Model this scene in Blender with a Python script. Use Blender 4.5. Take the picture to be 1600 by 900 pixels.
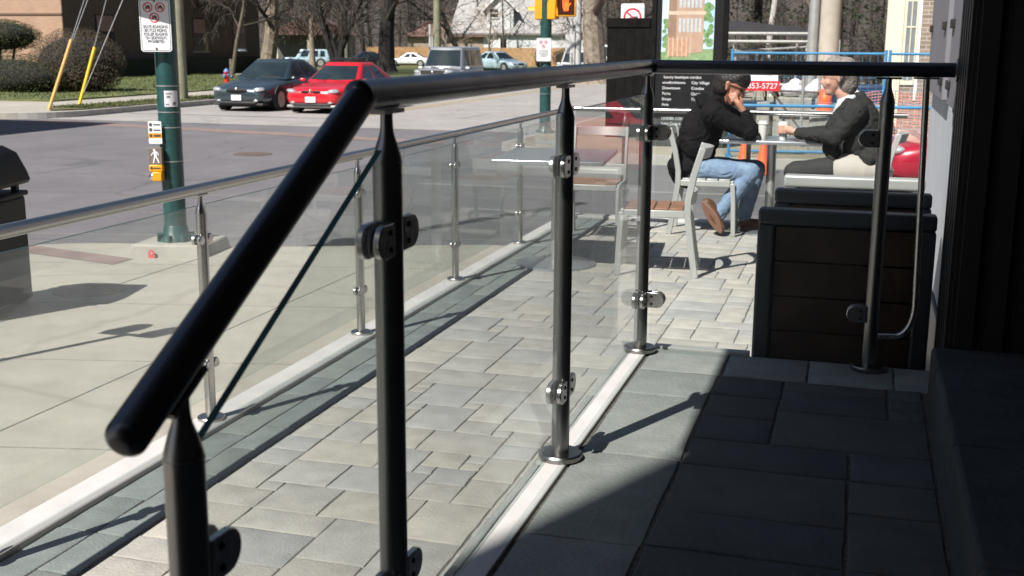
import bpy, bmesh, math, random
from mathutils import Vector, Matrix, Euler, noise
R = math.radians
for o in list(bpy.data.objects):
    bpy.data.objects.remove(o)
SC = bpy.context.scene
COL = SC.collection
rnd = random.Random(7)

# ------------------------------------------------------------------ camera
# eye 1.47 m above the terrace; Y runs along the terrace railings, X across
FPX = 1800.0
CAM_Z = 1.47
_vp = (1355.0, 70.0); _s = 0.006
_c = -(-_s * (_vp[0] - 800) + (_vp[1] - 450)) / FPX
_dn = Vector((-_s, 1.0, _c)).normalized()
_Y = Vector((_vp[0] - 800, _vp[1] - 450, FPX)).normalized()
_Z = -_dn
_X = _Y.cross(_Z)
# rows of W: world axes seen from the camera (right, down, forward)
def _world(v):
    return Vector((_X.dot(v), _Y.dot(v), _Z.dot(v)))
right, down, fwd = _world(Vector((1, 0, 0))), _world(Vector((0, 1, 0))), _world(Vector((0, 0, 1)))
cam_d = bpy.data.cameras.new('camera')
cam = bpy.data.objects.new('camera', cam_d); COL.objects.link(cam)
M3 = Matrix((right, -down, -fwd)).transposed()
cam.matrix_world = Matrix.Translation((0, 0, CAM_Z)) @ M3.to_4x4()
cam_d.sensor_width = 36.0
cam_d.lens = 36.0 * FPX / 1600.0
cam_d.clip_start = 0.05; cam_d.clip_end = 3000
cam_d.dof.use_dof = True; cam_d.dof.focus_distance = 3.6; cam_d.dof.aperture_fstop = 9.0
SC.camera = cam

# ------------------------------------------------------------------ sky, sun, exposure
SUN_DIR = Vector((-0.355, -0.80, 1.0)).normalized()
elev = math.asin(SUN_DIR.z); az = math.atan2(SUN_DIR.x, SUN_DIR.y)
W = bpy.data.worlds.new("World"); SC.world = W; W.use_nodes = True
nt = W.node_tree
sky = nt.nodes.new('ShaderNodeTexSky'); sky.sky_type = 'NISHITA'; sky.sun_disc = False
sky.sun_elevation = elev; sky.sun_rotation = az
bg = nt.nodes['Background']; bg.inputs['Strength'].default_value = 0.05
nt.links.new(sky.outputs[0], bg.inputs['Color'])
sl = bpy.data.lights.new('sun', 'SUN'); sl.energy = 5.0; sl.angle = R(0.5); sl.color = (1.0, 0.962, 0.905)
so = bpy.data.objects.new('sun', sl); COL.objects.link(so)
so.rotation_euler = (-SUN_DIR).to_track_quat('-Z', 'Y').to_euler()
SC.view_settings.view_transform = 'Standard'
SC.view_settings.look = 'None'
SC.view_settings.gamma = 1.0
SC.view_settings.exposure = 0.72
SC.render.engine = 'CYCLES'
SC.cycles.use_denoising = True
SC.cycles.transparent_max_bounces = 32
SC.cycles.max_bounces = 8
SC.cycles.sample_clamp_indirect = 6.0
SC.cycles.caustics_reflective = False
SC.cycles.caustics_refractive = False
SC.render.filter_size = 1.8

# ------------------------------------------------------------------ materials
def mat(name, col, rough=0.6, metal=0.0, var=0.12, scale=8.0, bump=0.0, bscale=60.0, attr=None, coat=0.0,
        col2=None, detail=6.0, spec=0.5, aniso=None):
    m = bpy.data.materials.new(name); m.use_nodes = True
    n = m.node_tree.nodes; l = m.node_tree.links
    b = n['Principled BSDF']
    b.inputs['Roughness'].default_value = rough; b.inputs['Metallic'].default_value = metal
    b.inputs['Specular IOR Level'].default_value = spec
    b.inputs['Coat Weight'].default_value = coat; b.inputs['Coat Roughness'].default_value = 0.05
    tc = n.new('ShaderNodeTexCoord')
    nz = n.new('ShaderNodeTexNoise'); nz.inputs['Scale'].default_value = scale; nz.inputs['Detail'].default_value = detail
    l.new(tc.outputs['Object'], nz.inputs['Vector'])
    c2 = col2 or tuple(min(1, x * (1 + var)) for x in col)
    c1 = col if col2 else tuple(x * (1 - var) for x in col)
    rp = n.new('ShaderNodeValToRGB')
    rp.color_ramp.elements[0].color = (*c1, 1); rp.color_ramp.elements[1].color = (*c2, 1)
    rp.color_ramp.elements[0].position = 0.3; rp.color_ramp.elements[1].position = 0.7
    l.new(nz.outputs['Fac'], rp.inputs['Fac'])
    out = rp.outputs['Color']
    if attr:
        a = n.new('ShaderNodeAttribute'); a.attribute_name = attr
        mx = n.new('ShaderNodeMix'); mx.data_type = 'RGBA'; mx.blend_type = 'MULTIPLY'
        mx.inputs['Factor'].default_value = 1.0
        l.new(a.outputs['Color'], mx.inputs['A']); l.new(out, mx.inputs['B'])
        out = mx.outputs['Result']
    l.new(out, b.inputs['Base Color'])
    if bump:
        n2 = n.new('ShaderNodeTexNoise'); n2.inputs['Scale'].default_value = bscale; n2.inputs['Detail'].default_value = 5
        l.new(tc.outputs['Object'], n2.inputs['Vector'])
        bp = n.new('ShaderNodeBump'); bp.inputs['Strength'].default_value = bump; bp.inputs['Distance'].default_value = 0.01
        l.new(n2.outputs['Fac'], bp.inputs['Height']); l.new(bp.outputs['Normal'], b.inputs['Normal'])
    return m

def steel(name, col, rough, stretch=(60, 60, 2)):
    m = mat(name, col, rough, 1.0, var=0.02, scale=2)
    n = m.node_tree.nodes; l = m.node_tree.links; b = n['Principled BSDF']
    tc = n.new('ShaderNodeTexCoord'); mp = n.new('ShaderNodeMapping'); mp.inputs['Scale'].default_value = stretch
    nz = n.new('ShaderNodeTexNoise'); nz.inputs['Scale'].default_value = 6; nz.inputs['Detail'].default_value = 4
    l.new(tc.outputs['Object'], mp.inputs['Vector']); l.new(mp.outputs[0], nz.inputs['Vector'])
    mr = n.new('ShaderNodeMapRange'); mr.inputs['To Min'].default_value = rough * 0.88; mr.inputs['To Max'].default_value = rough * 1.15
    l.new(nz.outputs['Fac'], mr.inputs['Value']); l.new(mr.outputs[0], b.inputs['Roughness'])
    return m

def smudge(m, sc=9.0, amp=.12):
    n = m.node_tree.nodes; l = m.node_tree.links; b = n['Principled BSDF']; r0 = b.inputs['Roughness'].default_value
    tc = n.new('ShaderNodeTexCoord'); nz = n.new('ShaderNodeTexNoise'); nz.inputs['Scale'].default_value = sc; nz.inputs['Detail'].default_value = 9
    l.new(tc.outputs['Object'], nz.inputs['Vector'])
    mr = n.new('ShaderNodeMapRange'); mr.inputs['From Min'].default_value = .35; mr.inputs['From Max'].default_value = .7
    mr.inputs['To Min'].default_value = r0 * (1 - amp); mr.inputs['To Max'].default_value = r0 * (1 + amp)
    l.new(nz.outputs['Fac'], mr.inputs['Value']); l.new(mr.outputs[0], b.inputs['Roughness'])

def glass_mat(name, tint, refl=1.0, dust=0.0):
    m = bpy.data.materials.new(name); m.use_nodes = True
    n = m.node_tree.nodes; l = m.node_tree.links; n.clear()
    out = n.new('ShaderNodeOutputMaterial')
    tr = n.new('ShaderNodeBsdfTransparent'); tr.inputs[0].default_value = (*tint, 1)
    gl = n.new('ShaderNodeBsdfGlossy'); gl.inputs['Roughness'].default_value = 0.0
    fr = n.new('ShaderNodeFresnel'); fr.inputs['IOR'].default_value = 1.5
    ge = n.new('ShaderNodeNewGeometry')
    inv = n.new('ShaderNodeMath'); inv.operation = 'SUBTRACT'; inv.inputs[0].default_value = 1.0
    l.new(ge.outputs['Backfacing'], inv.inputs[1])
    mu = n.new('ShaderNodeMath'); mu.operation = 'MULTIPLY'
    l.new(fr.outputs[0], mu.inputs[0]); l.new(inv.outputs[0], mu.inputs[1])
    m2 = n.new('ShaderNodeMath'); m2.operation = 'MULTIPLY'; m2.inputs[1].default_value = refl; m2.use_clamp = True
    l.new(mu.outputs[0], m2.inputs[0])
    mx = n.new('ShaderNodeMixShader')
    l.new(m2.outputs[0], mx.inputs[0]); l.new(tr.outputs[0], mx.inputs[1]); l.new(gl.outputs[0], mx.inputs[2])
    if dust:
        tc = n.new('ShaderNodeTexCoord'); nz = n.new('ShaderNodeTexNoise'); nz.inputs['Scale'].default_value = 3.0; nz.inputs['Detail'].default_value = 8
        l.new(tc.outputs['Object'], nz.inputs['Vector'])
        mr = n.new('ShaderNodeMapRange'); mr.inputs['From Min'].default_value = .25; mr.inputs['From Max'].default_value = .8; mr.inputs['To Min'].default_value = dust * .45; mr.inputs['To Max'].default_value = dust * 1.9
        l.new(nz.outputs['Fac'], mr.inputs['Value'])
        df = n.new('ShaderNodeBsdfDiffuse'); df.inputs['Color'].default_value = (.8, .82, .80, 1)
        tl = n.new('ShaderNodeBsdfTranslucent'); tl.inputs['Color'].default_value = (.8, .82, .80, 1)
        ad = n.new('ShaderNodeMixShader'); ad.inputs[0].default_value = .5; l.new(df.outputs[0], ad.inputs[1]); l.new(tl.outputs[0], ad.inputs[2])
        m3 = n.new('ShaderNodeMixShader'); l.new(mr.outputs[0], m3.inputs[0]); l.new(mx.outputs[0], m3.inputs[1]); l.new(ad.outputs[0], m3.inputs[2]); mx = m3
    l.new(mx.outputs[0], out.inputs['Surface'])
    return m

def brick_mat(name, c1, c2, mortar, scale=1.0, bw=0.22, bh=0.072):
    m = bpy.data.materials.new(name); m.use_nodes = True
    n = m.node_tree.nodes; l = m.node_tree.links; b = n['Principled BSDF']
    b.inputs['Roughness'].default_value = 0.85
    ge = n.new('ShaderNodeNewGeometry'); sp = n.new('ShaderNodeSeparateXYZ')
    l.new(ge.outputs['Position'], sp.inputs[0])
    ad = n.new('ShaderNodeMath'); ad.operation = 'ADD'
    l.new(sp.outputs['X'], ad.inputs[0]); l.new(sp.outputs['Y'], ad.inputs[1])
    cb = n.new('ShaderNodeCombineXYZ'); l.new(ad.outputs[0], cb.inputs['X']); l.new(sp.outputs['Z'], cb.inputs['Y'])
    bt = n.new('ShaderNodeTexBrick'); bt.inputs['Scale'].default_value = scale
    bt.inputs['Brick Width'].default_value = bw; bt.inputs['Row Height'].default_value = bh
    bt.inputs['Mortar Size'].default_value = 0.008
    bt.inputs['Color1'].default_value = (*c1, 1); bt.inputs['Color2'].default_value = (*c2, 1); bt.inputs['Mortar'].default_value = (*mortar, 1)
    l.new(cb.outputs[0], bt.inputs['Vector'])
    nz = n.new('ShaderNodeTexNoise'); nz.inputs['Scale'].default_value = 1.2; nz.inputs['Detail'].default_value = 6
    l.new(ge.outputs['Position'], nz.inputs['Vector'])
    mr = n.new('ShaderNodeMapRange'); mr.inputs['To Min'].default_value = 0.75; mr.inputs['To Max'].default_value = 1.2
    l.new(nz.outputs['Fac'], mr.inputs['Value'])
    mx = n.new('ShaderNodeMix'); mx.data_type = 'RGBA'; mx.blend_type = 'MULTIPLY'; mx.inputs['Factor'].default_value = 1
    l.new(bt.outputs['Color'], mx.inputs['A']); l.new(mr.outputs[0], mx.inputs['B'])
    l.new(mx.outputs['Result'], b.inputs['Base Color'])
    bp = n.new('ShaderNodeBump'); bp.inputs['Strength'].default_value = 0.4; bp.inputs['Distance'].default_value = 0.01; bp.invert = True
    l.new(bt.outputs['Fac'], bp.inputs['Height']); l.new(bp.outputs['Normal'], b.inputs['Normal'])
    return m

def ground_mat(name, col, stain=.16, mid=.10, grain=.22, gs=320, bump=.35, crack=0.0, rough=.92):
    m = bpy.data.materials.new(name); m.use_nodes = True
    n = m.node_tree.nodes; l = m.node_tree.links; b = n['Principled BSDF']; b.inputs['Roughness'].default_value = rough
    ge = n.new('ShaderNodeNewGeometry'); val = None
    def mul(a, b_):
        x = n.new('ShaderNodeMath'); x.operation = 'MULTIPLY'; l.new(a, x.inputs[0]); l.new(b_, x.inputs[1]); return x.outputs[0]
    def noise_(scale, amp, det):
        z = n.new('ShaderNodeTexNoise'); z.inputs['Scale'].default_value = scale; z.inputs['Detail'].default_value = det; z.inputs['Roughness'].default_value = .62
        l.new(ge.outputs['Position'], z.inputs['Vector'])
        r = n.new('ShaderNodeMapRange'); r.inputs['From Min'].default_value = .3; r.inputs['From Max'].default_value = .7; r.inputs['To Min'].default_value = 1 - amp; r.inputs['To Max'].default_value = 1 + amp
        l.new(z.outputs['Fac'], r.inputs['Value']); return r.outputs[0], z.outputs['Fac']
    a, _ = noise_(.7, stain, 8); b2, _ = noise_(5, mid, 6); c, g = noise_(gs, grain, 2)
    v = mul(mul(a, b2), c)
    if crack:
        wv = n.new('ShaderNodeTexNoise'); wv.inputs['Scale'].default_value = 1.5; l.new(ge.outputs['Position'], wv.inputs['Vector'])
        av = n.new('ShaderNodeMix'); av.data_type = 'RGBA'; av.inputs['Factor'].default_value = .25; l.new(ge.outputs['Position'], av.inputs['A']); l.new(wv.outputs['Color'], av.inputs['B'])
        vo = n.new('ShaderNodeTexVoronoi'); vo.feature = 'DISTANCE_TO_EDGE'; vo.inputs['Scale'].default_value = .45; l.new(av.outputs['Result'], vo.inputs['Vector'])
        mr = n.new('ShaderNodeMapRange'); mr.inputs['From Min'].default_value = .004; mr.inputs['From Max'].default_value = .014; mr.inputs['To Min'].default_value = 1 - crack; mr.inputs['To Max'].default_value = 1
        l.new(vo.outputs['Distance'], mr.inputs['Value']); v = mul(v, mr.outputs[0])
    mx = n.new('ShaderNodeMix'); mx.data_type = 'RGBA'; mx.blend_type = 'MULTIPLY'; mx.inputs['Factor'].default_value = 1; mx.inputs['A'].default_value = (*col, 1)
    l.new(v, mx.inputs['B']); l.new(mx.outputs['Result'], b.inputs['Base Color'])
    bp = n.new('ShaderNodeBump'); bp.inputs['Strength'].default_value = bump; bp.inputs['Distance'].default_value = .006; l.new(g, bp.inputs['Height']); l.new(bp.outputs['Normal'], b.inputs['Normal'])
    return m

def emit_mat(name, col, s):
    m = bpy.data.materials.new(name); m.use_nodes = True
    b = m.node_tree.nodes['Principled BSDF']
    b.inputs['Base Color'].default_value = (*[c * .3 for c in col], 1)
    b.inputs['Emission Color'].default_value = (*col, 1); b.inputs['Emission Strength'].default_value = s
    return m

MT = dict(
    steel=steel('brushed_steel', (.50, .48, .465), .27),
    gun=mat('dark_steel_rail', (.105, .105, .116), .33, 1.0, var=.06, scale=3),
    gunpost=steel('satin_steel_post', (.26, .25, .245), .32),
    steel_rail=mat('brushed_steel_rail', (.42, .41, .39), .33, 1.0, var=.04, scale=3),
    alu=mat('satin_aluminium', (.62, .62, .61), .42, .85, var=.05),
    chairgrey=mat('silver_chair_paint', (.40, .405, .39), .45, .3, var=.05),
    tabletop=mat('table_metal', (.50, .53, .56), .28, .8, var=.06),
    glass=glass_mat('clear_glass', (.955, .975, .965), 1.2, .064),
    cleanglass=glass_mat('clean_glass', (.965, .98, .972), 1.0, .010),
    glassrim=glass_mat('glass_rim', (.82, .89, .87), .3),
    glassedge=mat('glass_edge', (.010, .060, .050), .35, 0, var=.6, scale=9, spec=.25),
    white=mat('white_paint', (.78, .77, .75), .5, var=.05, scale=20),
    kerbwhite=mat('white_coated_kerb', (.50, .48, .465), .6, var=.08, scale=6, bump=.1),
    paver=mat('tumbled_pavers', (1, 1, 1), .9, attr='tint', var=.22, scale=11, bump=.38, bscale=95, detail=12),
    joint=mat('joint_sand', (.13, .12, .105), .95, var=.4, scale=60, bump=.6),
    concrete=ground_mat('sidewalk_concrete', (.328, .304, .258), .16, .09, .22, 200, .55, .14),
    concrete2=mat('rough_concrete', (.31, .29, .255), .9, var=.14, scale=5, bump=.4, bscale=60),
    kerb=mat('kerb_concrete', (.40, .38, .35), .9, var=.15, scale=3, bump=.3),
    asphalt=ground_mat('asphalt', (.130, .123, .130), .16, .08, .28, 180, .5, .22),
    roadpale=ground_mat('worn_concrete_road', (.28, .262, .25), .13, .08, .14, 150, .3, .16),
    jointgrey=mat('tooled_joint', (.215, .20, .175), .95, var=.2, scale=20),  # sidewalk joints, darker than the slabs
    redbrick=mat('red_paver_band', (.20, .140, .130), .9, var=.15, scale=5, bump=.3),
    yellowline=mat('worn_yellow_line', (.36, .27, .14), .8, var=.25, scale=2),
    grass=mat('lawn_grass', (.052, .074, .020), .95, col2=(.135, .145, .05), scale=1.1, bump=1.0, bscale=40, detail=12),
    verge=mat('thin_verge_grass', (.07, .075, .025), .95, col2=(.15, .13, .07), scale=4.0, bump=1.0, bscale=40, detail=12),
    leaflitter=mat('wood_floor', (.040, .032, .026), .95, col2=(.085, .066, .052), scale=.5, bump=1.0, bscale=4, detail=12),
    dirt=mat('site_dirt', (.30, .26, .20), .95, var=.2, scale=1.0, bump=.8, bscale=20),
    green=mat('dark_green_paint', (.016, .062, .060), .35, var=.25, scale=14, coat=.15),
    black=mat('black_satin', (.008, .008, .009), .55, var=.2, spec=.25),
    blackwood=mat('black_stained_wood', (.008, .0075, .007), .9, var=.4, scale=6, bump=.15, bscale=20, spec=.12),
    rubber=mat('tyre_rubber', (.012, .012, .012), .8, var=.2),
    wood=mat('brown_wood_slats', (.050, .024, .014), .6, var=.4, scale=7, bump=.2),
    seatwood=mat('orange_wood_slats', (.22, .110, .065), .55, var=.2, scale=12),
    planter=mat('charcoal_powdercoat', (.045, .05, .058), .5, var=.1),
    planterlit=mat('sunlit_powdercoat', (.36, .37, .36), .45, .3, var=.08),  # lighter copy of the charcoal coat, sunlight put into the colour
    siding=mat('dark_ribbed_panel', (.012, .010, .009), .6, var=.3),
    greywall=mat('grey_stucco', (.42, .44, .47), .85, var=.06, scale=5, bump=.3, bscale=90),
    bluewhite=mat('pale_blue_trim', (.62, .66, .70), .7, var=.06, scale=5),
    canopy=mat('canopy_dark', (.03, .03, .032), .7),
    brick_tan=brick_mat('tan_brick', (.42, .25, .16), (.36, .21, .14), (.36, .28, .22)),
    brick_red=brick_mat('grey_red_brick', (.20, .150, .115), (.27, .215, .165), (.42, .38, .34), bw=.23, bh=.082),
    brick_dark=brick_mat('brown_brick', (.14, .085, .065), (.11, .07, .055), (.12, .10, .09)),
    darkglass=mat('dark_window', (.01, .012, .014), .06, var=.2, coat=.6),
    blind=mat('pink_blind', (.30, .17, .16), .7),
    cream=mat('cream_trim', (.66, .60, .47), .6, var=.05),
    shingle=mat('grey_shingles', (.33, .315, .30), .9, var=.15, scale=3, bump=.4),
    housewhite=mat('white_siding', (.62, .63, .63), .7, var=.06, scale=4),
    maroon=mat('brown_roof', (.15, .085, .07), .9, var=.2, scale=3),
    tanwall=mat('tan_siding', (.34, .27, .21), .8, var=.1),
    fencewood=mat('cedar_fence', (.40, .23, .105), .85, var=.25, scale=3, bump=.3),
    bark=mat('grey_bark', (.13, .11, .085), .95, var=.35, scale=5, bump=1.0, bscale=14),
    barkpale=mat('mottled_bark', (.14, .115, .09), .95, col2=(.34, .28, .22), scale=5, bump=1.0, bscale=12),
    barkdark=mat('dark_bark', (.014, .012, .011), .95, var=.35, scale=5, bump=1.0, bscale=14),
    barkwarm=mat('pale_brown_bark', (.20, .165, .12), .95, var=.3, scale=5, bump=1.0, bscale=14),
    twig=mat('brown_twigs', (.088, .062, .050), .95, var=.3, scale=1.0),
    twigdark=mat('dark_twigs', (.055, .045, .038), .95, var=.3, scale=1.0),
    twigpale=mat('pale_twigs', (.27, .21, .17), .95, var=.25, scale=1.0),
    birch=mat('birch_bark', (.58, .56, .52), .8, col2=(.30, .28, .26), scale=6),
    hedgebrown=mat('brown_hedge_leaves', (.085, .060, .042), .9, col2=(.055, .045, .022), scale=2.5),
    hedgegreen=mat('yew_leaves', (.030, .042, .012), .9, col2=(.055, .062, .018), scale=3),
    conifer=mat('spruce_needles', (.018, .032, .016), .9, col2=(.045, .055, .022), scale=1.2),
    hedgedark=mat('cedar_leaves', (.03, .035, .012), .9, col2=(.07, .065, .025), scale=2),
    amber=mat('signal_yellow', (.75, .33, .012), .4, var=.08),
    guardyellow=mat('yellow_guy_guard', (.78, .50, .02), .5, var=.06),
    guardpale=mat('faded_guy_guard', (.62, .36, .10), .5, var=.08),
    wire=mat('guy_wire', (.55, .55, .55), .4, .6),
    polewood=mat('weathered_pole', (.22, .215, .145), .9, var=.18, scale=3, bump=.3),
    polegrey=mat('grey_pole', (.48, .48, .47), .6, .3, var=.05),
    concpole=mat('concrete_pole', (.40, .355, .30), .9, var=.12, scale=3, bump=.2),
    red=mat('sign_red', (.60, .02, .03), .5),
    redpaint=mat('red_mark', (.55, .08, .09), .9),
    orange=mat('cone_orange', (.85, .13, .03), .5, var=.06),
    netorange=mat('orange_netting', (.62, .26, .22), .6),
    blue=mat('fence_blue', (.05, .23, .43), .45, var=.1),
    navy=mat('navy_tarp', (.012, .03, .075), .5, var=.2),
    galv=mat('galvanised_pipe', (.42, .42, .41), .5, .6, var=.1),
    bag=mat('white_bag', (.66, .67, .68), .7, var=.08, scale=6, bump=.4, bscale=12),
    signwhite=mat('sign_white', (.74, .75, .77), .4, var=.03),
    ink=mat('sign_ink', (.05, .05, .055), .6),
    signink=mat('dull_ink', (.16, .16, .18), .6),
    paper=mat('paper', (.68, .65, .68), .8, var=.04),
    carpark=mat('blue_grey_metallic_paint', (.045, .068, .082), .3, .45, var=.06, coat=1.0),
    carred=mat('red_car_paint', (.62, .012, .022), .3, 0, var=.04, coat=1.0),
    carmaroon=mat('crimson_car_paint', (.34, .012, .03), .3, .1, var=.04, coat=1.0),
    carsilver=mat('grey_metallic_paint', (.32, .33, .35), .35, .45, var=.05, coat=1.0),
    carwhite=mat('white_car_paint', (.72, .73, .74), .3, 0, var=.03, coat=1.0),
    carpaleblue=mat('pale_blue_paint', (.42, .55, .62), .3, .2, var=.03, coat=1.0),
    carblack=mat('black_car_paint', (.012, .013, .018), .3, .1, coat=1.0),
    carglass=mat('car_glass', (.010, .017, .024), .03, 0, col2=(.024, .034, .034), scale=1.6, coat=.35, spec=.6),
    chrome=mat('chrome', (.75, .75, .75), .12, 1.0, var=.03),
    headlamp=mat('headlamp_lens', (.85, .87, .88), .06, .7, coat=1.0),
    tail=mat('plastic_trim', (.03, .03, .032), .6),
    skin=mat('skin', (.52, .29, .22), .5, var=.08, scale=30),
    skin2=mat('tanned_skin', (.34, .15, .095), .5, var=.08, scale=30),
    lip=mat('lips', (.32, .10, .09), .5),
    eye=mat('eye', (.03, .02, .015), .2),
    hoodie=mat('black_hoodie', (.0085, .0075, .0085), .95, var=.25, scale=25, bump=.4, bscale=60, spec=.12),
    jeans=mat('blue_denim', (.105, .165, .27), .85, col2=(.20, .275, .385), scale=7, bump=.4, bscale=120),
    shoe=mat('brown_leather', (.10, .045, .022), .6, var=.2),
    sole=mat('tan_sole', (.20, .105, .068), .7, var=.12, scale=30),
    hairdark=mat('dark_hair', (.010, .008, .008), .55, var=.3, scale=40, bump=.5),
    hairgrey=mat('grey_hair', (.115, .10, .09), .65, col2=(.25, .225, .20), scale=40, bump=.6),
    blazer=mat('charcoal_blazer', (.0265, .026, .0255), .9, var=.15, scale=30, bump=.3, bscale=80, spec=.2),
    shirt=mat('white_shirt', (.56, .59, .64), .8, var=.04),
    beige=mat('beige_trousers', (.36, .335, .30), .85, var=.06, scale=12),
    trouser=mat('dark_trousers', (.022, .022, .022), .85, var=.12),
    cup=mat('white_cup', (.66, .66, .64), .45, var=.02),
    hydred=mat('hydrant_red', (.55, .03, .02), .45, var=.06),
    hydblue=mat('hydrant_blue', (.12, .22, .45), .45, var=.06),
    iron=mat('cast_iron', (.10, .075, .06), .8, var=.2, scale=20),
    handred=emit_mat('signal_hand', (1.0, .13, .015), 1.3),
)

for k_ in ('gun', 'steel_rail'): smudge(MT[k_])

# ------------------------------------------------------------------ mesh helpers
def basis(d):
    d = Vector(d).normalized()
    u = d.cross(Vector((0, 0, 1)))
    if u.length < 1e-4: u = Vector((1, 0, 0))
    u.normalize()
    return u, d.cross(u).normalized()

class MB:
    """collects shapes and links them as ONE mesh object"""
    def __init__(s):
        s.v = []; s.f = []; s.m = []; s.mi = 0; s.tint = []; s.ct = (1, 1, 1)
    def face(s, idx):
        s.f.append(tuple(idx)); s.m.append(s.mi); s.tint.append(s.ct)
    def pts(s, ps):
        i = len(s.v); s.v.extend(tuple(p) for p in ps); return i
    def quad(s, *ps):
        i = s.pts(ps); s.face(range(i, i + len(ps))); return s
    def hexa(s, p):  # 8 points: bottom 4 (ccw), top 4
        i = s.pts(p)
        for f in ((3, 2, 1, 0), (4, 5, 6, 7), (0, 1, 5, 4), (1, 2, 6, 5), (2, 3, 7, 6), (3, 0, 4, 7)):
            s.face([i + k for k in f])
        return s
    def box(s, a, b):
        (x0, y0, z0), (x1, y1, z1) = a, b
        return s.hexa([(x0, y0, z0), (x1, y0, z0), (x1, y1, z0), (x0, y1, z0), (x0, y0, z1), (x1, y0, z1), (x1, y1, z1), (x0, y1, z1)])
    def obox(s, c, dims, rz=0, rx=0, ry=0):
        e = Euler((rx, ry, rz)).to_matrix(); c = Vector(c); h = [d / 2 for d in dims]
        p = [(-1, -1, -1), (1, -1, -1), (1, 1, -1), (-1, 1, -1), (-1, -1, 1), (1, -1, 1), (1, 1, 1), (-1, 1, 1)]
        return s.hexa([c + e @ Vector((q[0] * h[0], q[1] * h[1], q[2] * h[2])) for q in p])
    def tube(s, path, rad, n=12, cap=True):
        path = [Vector(p) for p in path]
        if not isinstance(rad, (list, tuple)): rad = [rad] * len(path)
        rings = []; u = None
        for k, p in enumerate(path):
            d = (path[min(k + 1, len(path) - 1)] - path[max(k - 1, 0)])
            if d.length < 1e-9: d = path[-1] - path[0]
            if d.length < 1e-9: d = Vector((0, 0, 1))
            d.normalize()
            if u is None: u, w = basis(d)
            else:
                u = (u - d * u.dot(d)); u.normalize(); w = d.cross(u)
            i = s.pts([p + (u * math.cos(2 * math.pi * j / n) + w * math.sin(2 * math.pi * j / n)) * rad[k] for j in range(n)])
            rings.append(i)
        for a, b in zip(rings, rings[1:]):
            for j in range(n):
                s.face((a + j, a + (j + 1) % n, b + (j + 1) % n, b + j))
        if cap:
            s.face([rings[0] + j for j in range(n)][::-1]); s.face([rings[-1] + j for j in range(n)])
        return s
    def lathe(s, prof, origin=(0, 0, 0), axis=(0, 0, 1), n=24):
        o = Vector(origin); d = Vector(axis).normalized()
        return s.tube([o + d * h for r, h in prof], [max(r, 1e-4) for r, h in prof], n)
    def ell(s, c, r, n=16, k=10, rot=None):
        c = Vector(c); e = Euler(rot).to_matrix() if rot else Matrix.Identity(3)
        if not isinstance(r, (list, tuple)): r = (r, r, r)
        rows = []
        for a in range(k + 1):
            t = math.pi * a / k
            rows.append(s.pts([c + e @ Vector((r[0] * math.sin(t) * math.cos(2 * math.pi * j / n), r[1] * math.sin(t) * math.sin(2 * math.pi * j / n), -r[2] * math.cos(t))) for j in range(n)]))
        for a in range(k):
            for j in range(n):
                s.face((rows[a] + j, rows[a] + (j + 1) % n, rows[a + 1] + (j + 1) % n, rows[a + 1] + j))
        return s
    def prism(s, poly, f0, f1):
        """poly: 2D points; f0 / f1 map a 2D point to 3D for the two ends"""
        n = len(poly); i = s.pts([f0(p) for p in poly]); j = s.pts([f1(p) for p in poly])
        s.face([i + k for k in range(n)][::-1]); s.face([j + k for k in range(n)])
        for k in range(n):
            s.face((i + k, i + (k + 1) % n, j + (k + 1) % n, j + k))
        return s
    def obj(s, name, m, parent=None, smooth=35, bevel=0, subsurf=0, recalc=True, weld=False, seg=2):
        me = bpy.data.meshes.new(name)
        me.from_pydata(s.v, [], s.f)
        for mm in (m if isinstance(m, (list, tuple)) else [m]): me.materials.append(mm)
        if len(set(s.m)) > 1: me.polygons.foreach_set('material_index', s.m)
        if any(t != (1, 1, 1) for t in s.tint):
            at = me.color_attributes.new('tint', 'FLOAT_COLOR', 'CORNER'); k = 0; buf = []
            for f, t in zip(s.f, s.tint): buf.extend([*t, 1.0] * len(f))
            at.data.foreach_set('color', buf)
        if recalc or weld:
            bm = bmesh.new(); bm.from_mesh(me)
            if weld: bmesh.ops.remove_doubles(bm, verts=bm.verts, dist=1e-4)
            bmesh.ops.recalc_face_normals(bm, faces=bm.faces); bm.to_mesh(me); bm.free()
        if smooth:
            me.polygons.foreach_set('use_smooth', [True] * len(me.polygons)); me.set_sharp_from_angle(angle=R(smooth))
        o = bpy.data.objects.new(name, me); COL.objects.link(o)
        if parent: o.parent = parent
        if bevel:
            b = o.modifiers.new('b', 'BEVEL'); b.width = bevel; b.segments = seg; b.limit_method = 'ANGLE'; b.angle_limit = R(40)
        if subsurf:
            q = o.modifiers.new('s', 'SUBSURF'); q.levels = subsurf; q.render_levels = subsurf
        return o

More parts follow.
